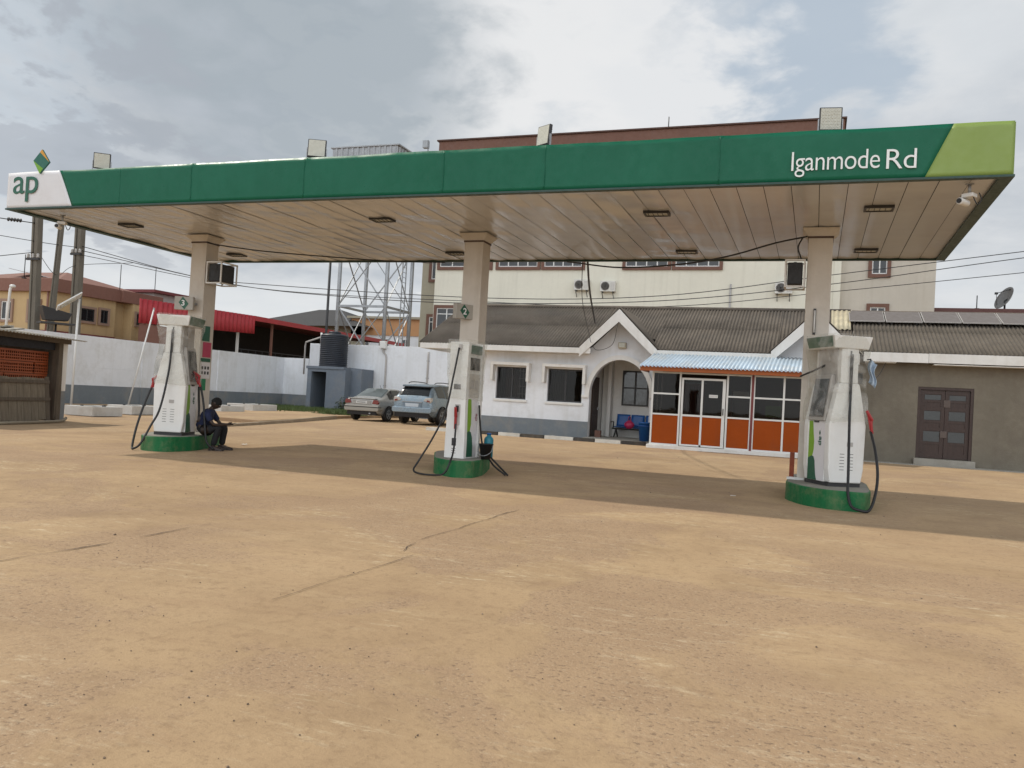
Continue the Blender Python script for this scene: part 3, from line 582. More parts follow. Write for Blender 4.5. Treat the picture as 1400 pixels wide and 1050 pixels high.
# ================================================================== FUEL DISPENSERS
m_dlime = M('decal_lime', (.19, .38, .02), .4, .08); m_ddk = M('decal_dark_green', (.01, .10, .055), .4, .08); m_dwht = M('decal_white', (.70, .69, .71), .35, .03)
def nozzle(parent, p, d, T=None):     # red spout handle pointing along d with its grip below
    b = MB(); p = Vector(p); d = Vector(d).normalized()
    b.tube([p, p + d * .05, p + d * .16], .028, 8, 0, .022); b.tube(smoothp([p + d * .01, p + Vector((0, 0, -.07)) + d * .02, p + Vector((0, 0, -.17)) - d * .02], 4), .022, 8)
    b.bar(p + d * .12 + Vector((0, 0, -.02)), p + Vector((0, 0, -.16)) + d * .03, .012, .02)
    return b.build('nozzle', m_red, parent, bevel=.003)
def tower_pump(x, y, rz, label, hoses, nozzles):
    t = thing('fuel_dispenser', label, 'fuel pump', (x, y, ISL), rz, 'tall pumps wrapped in clear plastic', local=True)
    b = MB(); b.box(-.25, .25, .03, .67, 0, .055); b.build('base_plinth', m_dark, t)
    b = MB(); b.box(-.268, .268, .13, .57, .055, .93); b.build('lower_body', m_pump, t, bevel=.01)
    prof = [(-.243, .055), (.243, .055), (.275, .25), (.288, .88), (.168, 1.45), (.15, 1.485), (-.15, 1.485), (-.168, 1.45), (-.288, .88), (-.275, .25)]
    for a, c in ((0, .13), (.57, .70)):
        b = MB(); b.prism(prof, 'y', a, c); b.build('end_panel', m_pump, t, bevel=.018)
    b = MB(); b.box(-.15, .15, .10, .60, .93, 2.0); b.build('inner_frame', m_pgrey, t)
    b = MB(); b.prism([(-.135, .02), (-.06, .0), (.06, .0), (.135, .02), (.135, .13), (-.135, .13)], 'z', 1.485, 1.99)
    b.prism([(-.135, .57), (.135, .57), (.135, .68), (.06, .70), (-.06, .70), (-.135, .68)], 'z', 1.485, 1.99); b.build('hose_mast', m_pump, t, bevel=.008)
    b = MB(); b.box(-.012, .012, -.004, .004, 1.5, 1.95); b.build('mast_slot', m_dark, t)
    b = MB()
    lo, hi = 1.98, 2.165; vs = [(-.265, -.02, lo), (.265, -.02, lo), (.265, .72, lo), (-.265, .72, lo), (-.305, -.05, hi), (.305, -.05, hi), (.305, .75, hi), (-.305, .75, hi)]
    b.add(vs, [(3, 2, 1, 0), (4, 5, 6, 7), (0, 1, 5, 4), (1, 2, 6, 5), (2, 3, 7, 6), (3, 0, 4, 7)]); hd = b.build('canopy_head', m_pump, t, bevel=.012)
    for s in (-1, 1):
        b = MB(); p = [(s * .272, .02, lo + .02), (s * .272, .68, lo + .02), (s * .308, .70, hi - .015), (s * .308, 0, hi - .015)]
        b.add(p + [(a + s * .006, c, d) for a, c, d in p], [(0, 1, 2, 3), (4, 5, 6, 7), (0, 1, 5, 4), (1, 2, 6, 5), (2, 3, 7, 6), (3, 0, 4, 7)]); b.build('head_sign', M('faded_green', (.09, .17, .12), .5, .2, 5, dirt=.3, dirtcol=(.3, .32, .28)), hd)
        # slanted display housing with its screen
        b = MB(); b.prism([(s * .30, .93), (s * .15, .93), (s * .15, 1.6), (s * .205, 1.6)], 'y', .135, .565); dh = b.build('display_housing', m_pgrey, t, bevel=.008)
        n = Vector((s * .67, 0, .095)).normalized()
        b = MB(); q = [Vector((s * .292, .165, .985)), Vector((s * .292, .535, .985)), Vector((s * .213, .535, 1.54)), Vector((s * .213, .165, 1.54))]
        q = [k2 + n * .006 for k2 in q]; b.add(q + [k2 + n * .008 for k2 in q], [(0, 1, 2, 3), (4, 5, 6, 7), (0, 1, 5, 4), (1, 2, 6, 5), (2, 3, 7, 6), (3, 0, 4, 7)]); b.build('screen', m_screen, dh)
        b = MB(); b.box(s * .152, s * .162, .27, .43, 1.8, 1.88); b.build('window_slot', m_pgrey, t)
        # side panel decals: lime band, dark green swell, small lettering
        def D_(yz, m, nm, k2):   # yz with y measured from the viewer's left edge
            b = MB(); pp = [((.135 + a) if s > 0 else (.565 - a), c) for a, c in yz]; b.prism(pp, 'x', s * (.268 + .0015 * k2), s * (.2695 + .0015 * k2)); return b.build(nm, m, t)
        D_([(0, .06), (.43, .06), (.43, .92), (0, .92)], m_dwht, 'side_decal', 1)
        D_([(0, .3), (.1, .36), (.145, .5), (.15, .62), (.12, .78), (.1, .92), (0, .92)], m_dlime, 'lime_band', 2)
        sw_ = [(0, .06), (.25, .06), (.22, .14), (.2, .24), (.185, .34), (.15, .40), (.1, .41), (.04, .385), (0, .37)]; D_(sw_, m_ddk, 'green_swell', 3)
        T = TR(s * .2745, .135 + .26 if s > 0 else .565 - .26, .70, math.pi / 2 * s) @ Matrix.Rotation(math.pi / 2, 4, 'Y')
        tm = text_mb('ap', T, .13, .085, .003, .95, .01); tm.build('lettering', m_ddk, t)
        b = MB(); yc = .135 + .30 if s > 0 else .565 - .30; b.prism([(yc - .02, .75), (yc, .72), (yc + .02, .75), (yc, .79)], 'x', s * .273, s * .2765); b.build('decal_diamond', m_ddk, t)
    b = MB()
    for i in range(6):
        for j in (-.07, .07): b.box(j - .035, j + .035, -.002, .006, .24 + i * .045, .247 + i * .045)
    b.build('vent_slots', m_dark, t)
    b = MB(); b.box(.0, .09, -.006, .002, .58, .64); b.build('rating_plate', m_pgrey, t)
    for s in (-1, 1):
        b = MB(); b.box(s * .29, s * .25, .3, .42, .9, 1.12); b.build('nozzle_holster', m_dark, t, bevel=.01)
    for p, d in nozzles: nozzle(t, p, d)
    if x > 0:
        b = MB(); b.box(.27, .36, .25, .36, 1.5, 1.66); b.build('card_reader', m_dark, t, bevel=.008)
    # clear wrap hanging from the head over the upper body
    b = MB(); ring = []
    def wrap(u, v):
        z = 2.19 - v * 1.27; a = u * 2 * math.pi
        hx = .325 if z > 1.95 else .325 - .06 * math.sin(math.pi * min(1, (1.95 - z) / .75)); hy = .40
        c_, s_ = math.cos(a), math.sin(a); e = .28; px = hx * math.copysign(abs(c_) ** e, c_); py = .35 + hy * math.copysign(abs(s_) ** e, s_)
        w_ = .03 * noise.noise(Vector((c_ * 2, s_ * 2, z * 2.2 + x))) + .018 * noise.noise(Vector((c_ * 6, s_ * 6, z * 3 + x)))
        return (px * (1 + w_ * 2) , .35 + (py - .35) * (1 + w_ * 1.4), z + (.05 * noise.noise(Vector((c_ * 3, s_ * 3, x))) if v > .9 else 0))
    b.grid(wrap, 64, 26); b.build('plastic_wrap', m_film, t)
    for pts in hoses:
        b = MB(); b.tube(smoothp(pts, 8), .0195, 8); b.build('hose', m_black, t)
    return t
A20 = R_(20)
# left pump (hose coordinates are local: x along the end panel, y depth, z above the island)
tower_pump(-10.90, 12.13, A20, 'tall white pump wrapped in plastic with the seated man beside it',
    [[(.0, -.03, 1.9), (-.01, -.06, 1.2), (-0.06, -0.223, 0.492), (-0.164, -0.334, 0.162), (-0.268, -0.445, -0.138), (-0.376, -0.448, -0.228), (-0.449, -0.358, -0.198), (-0.47, -0.18, 0.142), (-0.419, -0.039, 0.542), (-0.328, 0.034, 0.872)],
     [(.42, .35, .92), (.5, .33, .6), (.56, .3, .2), (.62, .28, -.1), (.75, .3, -.23)], [(.36, .42, .9), (.38, .45, .5), (.4, .4, .3)]],
    [((-.335, .03, .98), (.75, .1, .6)), ((.4, .34, 1.08), (-.75, .1, .5))])
tower_pump(.455, 12.96, R_(30), 'tall white pump wrapped in plastic whose hose loops beside the brown door',
    [[(0, -.03, 1.9), (-.02, -.06, 1.1), (-0.257, -0.475, 0.242), (-0.332, -0.605, -0.008), (-0.347, -0.712, -0.178), (-0.281, -0.796, -0.228), (-0.143, -0.818, -0.223), (0.026, -0.685, -0.018), (0.162, -0.509, 0.242), (0.236, -0.321, 0.542), (0.33, -0.05, 0.81)]],
    [((0.335, -0.06, 0.97), (-.5, .1, .85))])
def slab_pump(x, y, rz):
    t = thing('fuel_dispenser', 'slim upright pump in torn clear wrap in front of the middle column', 'fuel pump', (x, y, ISL), rz, local=True)
    b = MB(); b.prism([(-.175, 0), (.175, 0), (.175, .3), (.16, .8), (.16, 1.4), (.17, 1.86), (-.17, 1.86), (-.16, 1.4), (-.16, .8), (-.175, .3)], 'y', 0, .10); b.build('end_panel', m_pump, t, bevel=.01)
    b = MB(); b.prism([(-.175, 0), (.175, 0), (.17, 1.86), (-.17, 1.86)], 'y', .50, .58); b.build('end_panel', m_pump, t, bevel=.01)
    b = MB(); b.box(-.14, .14, .10, .50, 0, 1.84); b.build('body', m_pump, t)
    b = MB(); b.box(-.165, .165, .06, .54, 1.68, 1.82); b.build('head_sign', M('wrapped_green', (.06, .13, .085), .4, .25, 6), t, bevel=.006)
    for s in (-1, 1):
        X = lambda k2: (min(s * .14, s * (.14 + k2)), max(s * .14, s * (.14 + k2)))
        b = MB(); b.box(*X(.012), .14, .47, 1.42, 1.62); b.build('screen', m_screen, t)
        b = MB()
        for i in (.17, .33): b.box(*X(.016), i, i + .1, 1.12, 1.26)
        b.build('keypad', m_pgrey, t)
        b = MB(); b.box(*X(.008), .12, .49, .98, 1.36); b.build('service_door', M('aged_white', (.55, .52, .47), .4, .15, 5), t)
        yl = lambda a: (.105 + a) if s > 0 else (.495 - a)
        b = MB(); b.prism([(yl(a), c) for a, c in [(0, .02), (.39, .02), (.39, .95), (0, .95)]], 'x', *X(.003)); b.build('side_decal', m_dwht, t)
        b = MB(); b.prism([(yl(a), c) for a, c in [(.02, .4), (.13, .42), (.165, .55), (.16, .75), (.13, .95), (.02, .95)]], 'x', *X(.005)); b.build('lime_band', m_dlime, t)
        b = MB(); b.prism([(yl(a), c) for a, c in [(.0, .02), (.26, .02), (.25, .2), (.22, .34), (.17, .42), (.1, .44), (.0, .40)]], 'x', *X(.0065)); b.build('green_swell', m_ddk, t)
        T = TR(s * .145, .105 + .29 if s > 0 else .495 - .29, .72, math.pi / 2 * s) @ Matrix.Rotation(math.pi / 2, 4, 'Y')
        text_mb('ap', T, .12, .08, .003, .95, .005).build('lettering', M('decal_pink', (.35, .16, .18), .5), t)
    b = MB(); b.box(-.055, .06, -.012, .002, 1.1, 1.18); b.build('rating_plate', m_dark, t)
    b = MB(); b.box(-.02, .075, -.01, .001, .53, .86); hs = b.build('nozzle_holster', m_pgrey, t, bevel=.004)
    b = MB(); b.box(-.0, .05, -.016, -.009, .74, .84); b.build('holster_slot', m_black, hs)
    b = MB(); b.box(-.045, .03, -.006, .001, .20, .32); b.build('code_plate', m_dark, t)
    b = MB()
    for i in range(3): b.box(-.045, .03, -.004, .002, .08 + i * .035, .087 + i * .035)
    b.build('vent_slots', m_dark, t)
    b = MB(); b.box(.0, .05, -.03, .0, 1.74, 1.82); b.build('hose_outlet', m_pgrey, t, bevel=.004)
    nozzle(t, (.015, -.03, .66), (.06, -.25, .9))
    b = MB()
    def wrap(u, v):
        z = 1.90 - v * .95; a = u * 2 * math.pi; c_, s_ = math.cos(a), math.sin(a); e = .24
        w_ = .05 * noise.noise(Vector((c_ * 2.5, s_ * 2.5, z * 3))) + .03 * noise.noise(Vector((c_ * 7, s_ * 7, z * 5)))
        fl = 1.12 if z > 1.6 else 1.0 + .12 * max(0, (z - 1.3) / .3) if z > 1.3 else 1.0
        return (.19 * fl * (1 + w_ * 2) * math.copysign(abs(c_) ** e, c_), .29 + .32 * (1 + w_) * math.copysign(abs(s_) ** e, s_), z + (.09 * noise.noise(Vector((c_ * 4, s_ * 4, 0))) if v > .9 else 0))
    b.grid(wrap, 64, 22); b.build('plastic_wrap', m_film, t)
    for pts in ([(.02, -.05, 1.76), (-.03, -.1, 1.3), (-.1, -.16, .75), (-.26, -.22, .33), (-.44, -.34, -.07), (-.46, -.44, -.20), (-.30, -.54, -.238), (-.02, -.56, -.238), (.13, -.53, -.2), (.19, -.47, -.03), (.13, -.26, .14), (.05, -.08, .42), (.02, -.035, .55)],
                [(.2, .42, .86), (.215, .45, .6), (.25, .5, .25), (.33, .52, .08), (.48, .5, -.1), (.72, .45, -.235)], [(.22, .5, .2), (.36, .55, .05), (.55, .58, -.12), (.74, .5, -.24)]):
        b = MB(); b.tube(smoothp(pts, 8), .0155, 8); b.build('hose', m_black, t)
slab_pump(-5.375, 12.33, R_(-4))

# things on and beside the islands
t = thing('bottle', 'teal plastic bottle standing behind the middle pump', 'bottle', (-5.04, 12.98, ISL))
b = MB(); b.lathe([(.07, 0), (.078, .01), (.078, .30), (.07, .33), (.035, .36), (.035, .385)], (-5.04, 12.98, ISL), 16); b.build('body', M('teal_plastic', (.01, .18, .24), .35, .1), t)
b = MB(); b.lathe([(.04, .385), (.04, .41)], (-5.04, 12.98, ISL), 12); b.build('cap', m_blue, t)
t = thing('bucket', 'black bucket standing on the island edge beside the teal bottle', 'bucket', (-4.94, 12.62, ISL))
b = MB(); b.lathe([(.075, 0), (.115, .24), (.12, .24), (.12, .25), (.108, .25), (.07, .012)], (-4.94, 12.62, ISL), 18); b.build('shell', m_black, t)
b = MB(); b.tube(smoothp([(-5.06, 12.62, ISL + .24), (-5.05, 12.55, ISL + .12), (-4.94, 12.50, ISL + .06), (-4.83, 12.55, ISL + .12), (-4.82, 12.62, ISL + .24)], 5), .005, 6); b.build('handle', m_steel, t)
t = thing('metal_post', 'short rusty red post standing beside the right hand column', 'post', (-.29, 14.0, ISL))
b = MB(); b.box(-.335, -.265, 13.97, 14.03, ISL, ISL + .40); b.build('shaft', M('rust_red', (.27, .055, .02), .7, .25, 6, dirt=.4, dirtcol=(.1, .04, .02)), t, bevel=.006)
b = MB(); b.box(-.36, -.11, 13.66, 13.738, ISL, ISL + .035); b.build('foot_block', m_frame, t)
# speaker cages, number signs and other things fixed to the columns
def cage(x0, x1, y0, y1, z0, z1, label):
    t = thing('speaker_cage', label, 'speaker', ((x0 + x1) / 2, (y0 + y1) / 2, z0), group='caged black speakers')
    b = MB(); w_ = .024
    for x in (x0, x1):
        for y in (y0, y1): b.bar((x, y, z0), (x, y, z1), w_, w_)
    for z in (z0, z1):
        for y in (y0, y1): b.bar((x0 - w_ / 2, y, z), (x1 + w_ / 2, y, z), w_ * .98, w_ * 1.04)
        for x in (x0, x1): b.bar((x, y0, z), (x, y1, z), w_ * .96, w_ * 1.02)
    b.build('metal_cage', m_frame, t)
    b = MB(); b.box(x0 + .03, x1 - .03, y0 + .02, y1 - .03, z0 + .03, z1 - .03); sp = b.build('speaker_box', m_black, t, bevel=.015)
    b = MB(); b.lathe([(.11, 0), (.11, .006), (.09, .008)], ((x0 + x1) / 2, y0 + .014, (z0 + z1) / 2 - .05), 20, axis='y'); b.lathe([(.06, 0), (.06, .006)], ((x0 + x1) / 2, y0 + .014, (z0 + z1) / 2 + .12), 16, axis='y'); b.build('speaker_cone', m_black, sp)
cage(-11.36, -11.02, 13.45, 13.92, 3.2, 3.61, 'caged black speaker on the column with the number three sign')
cage(-.53, -.25, 13.70, 14.06, 3.24, 3.65, 'caged black speaker on the column with the tube light')
def numsign(x, y, z, rz, num, label):
    t = thing('number_sign', label, 'sign', (x, y, z), rz, 'pump number signs on the columns', local=True)
    b = MB(); b.box(-.185, .185, -.05, .05, -.13, .13); b.build('sign_box', M('sign_grey', (.40, .38, .34), .5, .08), t, bevel=.006)
    b = MB(); b.prism([(-.10, .01), (-.02, .125), (.10, -.01), (.02, -.125)], 'y', -.054, -.05); b.build('green_diamond', m_ddk, t)
    text_mb(num, TR(-.04, -.056, -.055), None, .115, .006, 1.0, .02).build('numeral', m_twhite, t)
    b = MB(); b.box(.14, .2, .05, .3, -.02, .02); b.build('arm', m_steel, t)
numsign(-11.72, 13.30, 2.77, R_(18), '3', 'grey box sign with the number 3 on a green diamond')
numsign(-5.90, 13.60, 2.74, R_(58), '2', 'grey box sign with the number 2 on the middle column')
t = thing('tube_light', 'vertical tube light fixed to the front of the right column', 'lamp', (-.07, 13.72, 2.52))
b = MB(); b.box(-.09, -.05, 13.71, 13.74, 2.50, 2.90); b.build('batten', m_dark, t, bevel=.004)
b = MB(); b.tube([(-.07, 13.695, 2.53), (-.07, 13.695, 2.87)], .013, 8); b.build('tube', m_frame, t)
t = thing('price_poster', 'green white and pink paper posters on the side of the left column', 'poster', (-11.43, 13.65, 1.6))
X0 = -11.437
for nm, y0, y1, z0, z1, mm in (('green_notice', 13.52, 13.74, 2.06, 2.36, m_ddk), ('pink_notice', 13.56, 13.80, 1.74, 2.04, M('poster_pink', (.45, .05, .11), .6)), ('green_strip', 13.52, 13.80, 1.65, 1.72, m_ddk), ('white_notice', 13.52, 13.80, 1.32, 1.64, m_dwht), ('green_notice', 13.53, 13.70, 1.08, 1.31, M('poster_green', (.02, .22, .1), .6))):
    b = MB(); b.box(X0, X0 + .004, y0, y1, z0, z1); o = b.build(nm, mm, t)
    if nm == 'white_notice':
        d = MB()
        for i in range(3):
            for j in range(2): d.box(X0 + .004, X0 + .006, 13.55 + i * .085, 13.60 + i * .085, 1.40 + j * .1, 1.46 + j * .1)
        d.build('printed_mark', m_dark, o)
# ================================================================== SEATED MAN
def skin_obj(name, chains, mat, parent, sub=2):
    """chains: list of [(x,y,z,r), ...]; equal points are shared so that limbs join"""
    vs, rs, es, idx = [], [], [], {}
    for ch in chains:
        pr = None
        for x, y, z, r in ch:
            kx = (round(x, 4), round(y, 4), round(z, 4))
            if kx not in idx: idx[kx] = len(vs); vs.append((x, y, z)); rs.append(r)
            i = idx[kx]
            if pr is not None and pr != i: es.append((pr, i))
            pr = i
    me = bpy.data.meshes.new(name); me.from_pydata(vs, es, []); me.materials.append(mat)
    o = bpy.data.objects.new(name, me); COL.objects.link(o)
    md = o.modifiers.new('skin', 'SKIN'); md.use_smooth_shade = True
    sv = me.skin_vertices[0].data
    for i, r in enumerate(rs):
        rr = r if isinstance(r, tuple) else (r, r); sv[i].radius = rr; sv[i].use_root = (i == 0)
    s = o.modifiers.new('sub', 'SUBSURF'); s.levels = sub; s.render_levels = sub
    if parent: put(o, parent)
    return o
m_skin = M('dark_skin', (.035, .020, .014), .5, .1, 10); m_shirt = M('navy_shirt', (.008, .014, .05), .85, .25, 8, .3, 60); m_trou = M('black_trousers', (.008, .008, .01), .85, .2, 8, .3, 60); m_hair = M('black_hair', (.006, .006, .006), .9, .2, 60, .6, 200)
# local frame: x = the way he faces, origin on the ground under his hips
man = thing('person', 'seated person in navy shirt and dark trousers leaning forward over a phone', 'person', (-10.66, 12.74, 0), R_(24), local=True)
hip = (0, 0, .37, .115)
body = skin_obj('body', [
    [hip, (.03, 0, .47, .11), (.09, 0, .60, .115), (.14, 0, .71, .085), (.165, 0, .765, .045), (.19, 0, .81, .042)],
    [(.14, 0, .71, .085), (.13, .13, .69, .055), (.14, .17, .68, .048), (.22, .21, .55, .036), (.29, .19, .475, .033), (.40, .13, .475, .027), (.47, .09, .485, .022), (.50, .075, .49, .026), (.535, .06, .495, .02)],
    [(.14, 0, .71, .085), (.13, -.13, .69, .055), (.14, -.17, .68, .048), (.21, -.22, .55, .036), (.27, -.21, .475, .033), (.39, -.13, .475, .027), (.46, -.07, .485, .022), (.49, -.05, .49, .026), (.525, -.035, .495, .02)],
    [hip, (.06, .085, .36, .085), (.22, .12, .40, .075), (.37, .13, .43, .06), (.375, .13, .40, .058), (.36, .13, .25, .048), (.35, .13, .12, .034), (.35, .13, .07, .034), (.42, .135, .045, .028), (.47, .14, .035, .022)],
    [hip, (.06, -.085, .36, .085), (.20, -.12, .39, .075), (.33, -.14, .415, .06), (.335, -.14, .39, .058), (.30, -.14, .25, .048), (.26, -.14, .12, .034), (.26, -.14, .07, .034), (.33, -.15, .045, .028), (.38, -.155, .035, .022)]], m_skin, man)
# head bowed towards the hands, with face
hd = MB(); HT = Matrix.Translation((.235, 0, .865)) @ Matrix.Rotation(R_(34), 4, 'Y')
def headp(u, v):
    th = u * 2 * math.pi; ph = v * math.pi; cx_ = math.sin(ph) * math.cos(th); cy_ = math.sin(ph) * math.sin(th); cz_ = -math.cos(ph)
    x, y, z = .092 * cx_, .072 * cy_, .112 * cz_
    if cz_ < 0: y *= 1 + .22 * cz_; x = x * (1 + .12 * cz_) + .012 * -cz_          # jaw
    f = max(0, cx_)
    x += .022 * f ** 8 * math.exp(-((z + .012) / .022) ** 2) * math.exp(-(y / .014) ** 2) * 1.0     # nose
    x += .008 * f ** 4 * math.exp(-((z + .055) / .014) ** 2) * math.exp(-(y / .025) ** 2)            # lips
    x -= .008 * f ** 4 * math.exp(-((z - .012) / .012) ** 2) * (math.exp(-((y - .03) / .014) ** 2) + math.exp(-((y + .03) / .014) ** 2))   # eye sockets
    return HT @ Vector((x, y, z))
hd.grid(headp, 48, 36)
for s in (-1, 1):
    hd.lathe([(.004, -.012), (.024, -.01), (.028, 0), (.02, .008), (.004, .006)], tuple(HT @ Vector((-.005, s * .072, -.005))), 12, axis='y')
hd.build('head', m_skin, body)
b = MB()
for s in (-1, 1): b.lathe([(.001, -.004), (.009, -.002), (.011, 0), (.009, .003), (.001, .004)], tuple(HT @ Vector((.083, s * .029, .012))), 10, axis='x')
b.build('eyes', M('eye_white', (.4, .38, .35), .3), body)
b = MB()
def hairp(u, v):
    th = u * 2 * math.pi; ph = math.pi * (.47 + .53 * v); cx_ = math.sin(ph) * math.cos(th); cy_ = math.sin(ph) * math.sin(th); cz_ = -math.cos(ph)
    k2 = 1.05 + .02 * noise.noise(Vector((cx_ * 9, cy_ * 9, cz_ * 9))); zz = .112 * cz_ * k2
    if cx_ > .3 and v < .35: zz += .05 * (cx_ - .3) * (1 - v / .35)
    return HT @ Vector((.094 * cx_ * k2, .075 * cy_ * k2, zz))
b.grid(hairp, 36, 14); b.build('hair', m_hair, body)
skin_obj('shirt', [
    [(-.01, 0, .36, .145), (.03, 0, .47, .132), (.085, 0, .60, .138), (.135, 0, .70, .105), (.155, 0, .745, .062)],
    [(.135, 0, .70, .105), (.13, .135, .69, .072), (.145, .18, .67, .066), (.20, .21, .58, .056), (.235, .212, .53, .052)],
    [(.135, 0, .70, .105), (.13, -.135, .69, .072), (.145, -.18, .67, .066), (.19, -.215, .58, .056), (.225, -.222, .53, .052)]], m_shirt, body)
skin_obj('trousers', [
    [(0, 0, .345, .125), (.0, 0, .42, .115)],
    [(0, 0, .345, .125), (.06, .09, .36, .10), (.22, .122, .40, .088), (.375, .13, .435, .072), (.385, .13, .40, .070), (.365, .13, .25, .064), (.35, .13, .085, .058)],
    [(0, 0, .345, .125), (.06, -.09, .36, .10), (.20, -.122, .39, .088), (.335, -.14, .42, .072), (.345, -.14, .39, .070), (.305, -.14, .25, .064), (.262, -.14, .085, .058)]], m_trou, body)
for px, py in ((.35, .13), (.26, -.14)):
    b = MB()
    def shoe(u, v, px=px, py=py):
        x = -.07 + .27 * u; a = v * math.pi; w_ = .046 * (1 - .25 * abs(u - .55) * 1.6) * (1 if .06 < u < .97 else .5); h_ = (.085 if u < .35 else .085 - .05 * (u - .35) / .65) * (1 if u < .97 else .5)
        return (px + x, py + (1 if py > 0 else -1) * .05 * u + w_ * math.cos(a), .004 + h_ * math.sin(a))
    b.grid(shoe, 16, 10); b.box(px - .072, px + .2, py - .04, py + .04, .0, .012)
    b.build('shoe', M('dark_shoe', (.03, .018, .014), .6, .2), body)
# hands with separate fingers closed round the phone
for sy, hx, hy, hz in ((1, .515, .068, .492), (-1, .505, -.043, .492)):
    for i in range(4):
        ox = hx + .012 * i - .01; ln = (.050, .058, .054, .044)[i]
        skin_obj('finger', [[(ox, hy, hz + .004, .0095), (ox + .02, hy - sy * ln * .55, hz - .012, .009), (ox + .018, hy - sy * ln, hz - .006 + .01, .0075)]], m_skin, body, 1)
    skin_obj('thumb', [[(hx - .02, hy, hz + .012, .0105), (hx + .0, hy - sy * .022, hz + .03, .0095), (hx + .025, hy - sy * .034, hz + .03, .008)]], m_skin, body, 1)
ph = thing('mobile_phone', 'dark mobile phone held in the seated man\'s hands', 'phone', (-10.66, 12.74, 0), R_(24), local=True)
b = MB(); b.box(-.075, .075, -.036, .036, -.004, .004, 0, Matrix.Translation((.54, .012, .503)) @ Matrix.Rotation(R_(-12), 4, 'Y')); b.build('case', m_dark, ph, bevel=.003)
b = MB(); b.box(-.07, .07, -.032, .032, .0042, .005, 0, Matrix.Translation((.54, .012, .503)) @ Matrix.Rotation(R_(-12), 4, 'Y')); b.build('screen', m_dglass, ph)

# ================================================================== CARS
def car(name, label, cat, x, y, rz, st, paint, L_, glass_side, rear_glass, wheel_r, wheels_y, track, extra):
    """st: stations from the tail: (y, zb, zm, zbelt, ztop, wlow, wmax, wbelt, wtop)"""
    t = thing(name, label, cat, (x, y, 0), rz, local=True)
    def ring(s):
        yy, zb, zm, zbt, zt, wl, wm, wb, wt = s
        return [(0, yy, zb), (wl * .9, yy, zb), (wl, yy, zb + .05), (wm, yy, zm), (wm * .995, yy, (zm + zbt) / 2), (wb, yy, zbt), ((wb + wt) / 2 + .01, yy, (zbt + zt) / 2), (wt, yy, zt - .035), (wt * .86, yy, zt - .004), (wt * .5, yy, zt + .012), (0, yy, zt + .016)]
    def full(s): r = ring(s); return r + [(-p[0], p[1], p[2]) for p in r[-2:0:-1]]
    b = MB(); n = 20; vs = []
    for s in st: vs += full(s)
    fs = [(i * n + j, i * n + (j + 1) % n, (i + 1) * n + (j + 1) % n, (i + 1) * n + j) for i in range(len(st) - 1) for j in range(n)]
    b.add(vs, fs, 0, True); b.f += [list(range(n))[::-1], [(len(st) - 1) * n + j for j in range(n)]]; b.m += [0, 0]; b.sm += [True, True]
    body = b.build('body', paint, t)
    sub = body.modifiers.new('sub', 'SUBSURF'); sub.levels = 1; sub.render_levels = 2
    # wheel arches are cut by dark liners, wheels stand in them
    def strip(nm, mat, polys, off=.006, parent=t):
        q = MB()
        for p in polys: q.add(p, [tuple(range(len(p)))])
        return q.build(nm, mat, parent, solid=off)
    def surf(yy, k2, side, out=.008):     # point on the flank at station distance yy and ring index k2 (float)
        for i in range(len(st) - 1):
            if st[i][0] <= yy <= st[i + 1][0] + 1e-6:
                f = (yy - st[i][0]) / max(1e-6, st[i + 1][0] - st[i][0]); break
        else: i, f = len(st) - 2, 1
        ra, rb = ring(st[i]), ring(st[i + 1]); j = int(k2); g = k2 - j; j2 = min(j + 1, 10)
        pa = Vector(ra[j]).lerp(Vector(ra[j2]), g); pb = Vector(rb[j]).lerp(Vector(rb[j2]), g); p = pa.lerp(pb, f)
        return Vector((side * (p.x + out), p.y, p.z))
    for side in (-1, 1):
        for y0, y1, k0, k1 in glass_side:
            q = MB(); q.grid(lambda u, v: surf(y0 + (y1 - y0) * u, k0 + (k1 - k0) * v, side), 8, 3); q.build('side_window', m_dglass, t)
    for wy in wheels_y:
        for side in (-1, 1):
            w = MB(); cx_ = side * (track - .09)
            w.lathe([(wheel_r * .62, -.1), (wheel_r * .93, -.105), (wheel_r, -.08), (wheel_r, .08), (wheel_r * .93, .105), (wheel_r * .62, .1)], (cx_, wy, wheel_r), 28, axis='x'); wo = w.build('wheel', m_black, t)
            r_ = MB(); s2 = cx_ + side * .075; r_.lathe([(wheel_r * .64, -.03), (wheel_r * .64, .03), (wheel_r * .58, .032), (wheel_r * .56, .0)], (s2, wy, wheel_r), 24, axis='x')
            for k2 in range(5):
                a = k2 * 2 * math.pi / 5 + .3; r_.bar((s2 + side * .02, wy + .03 * math.cos(a), wheel_r + .03 * math.sin(a)), (s2 + side * .02, wy + wheel_r * .6 * math.cos(a), wheel_r + wheel_r * .6 * math.sin(a)), .05, .025, 0, (side, 0, 0))
            r_.lathe([(.045, -.01), (.04, .035)], (s2, wy, wheel_r), 12, axis='x'); r_.build('rim', m_steel, wo)
            ar = MB(); pts = [(side * (track + .012), wy + (wheel_r + .055) * math.cos(a), wheel_r + (wheel_r + .055) * math.sin(a)) for a in [math.pi * i / 16 for i in range(17)]]
            for i in range(16): ar.bar(pts[i], pts[i + 1], .03, .03)
            ar.prism([(wy + (wheel_r + .045) * math.cos(math.pi * i / 16), wheel_r * .9 + (wheel_r + .045) * math.sin(math.pi * i / 16)) for i in range(17)], 'x', side * (track - .04), side * (track + .004)); ar.build('wheel_arch', m_darkin, t)
    extra(t, strip, surf)
    return t
def paint(name, c): return M(name, c, .32, .04, 2, metal=.35, coat=.6, dirt=.35, dirtcol=(.30, .26, .2), dscale=2)
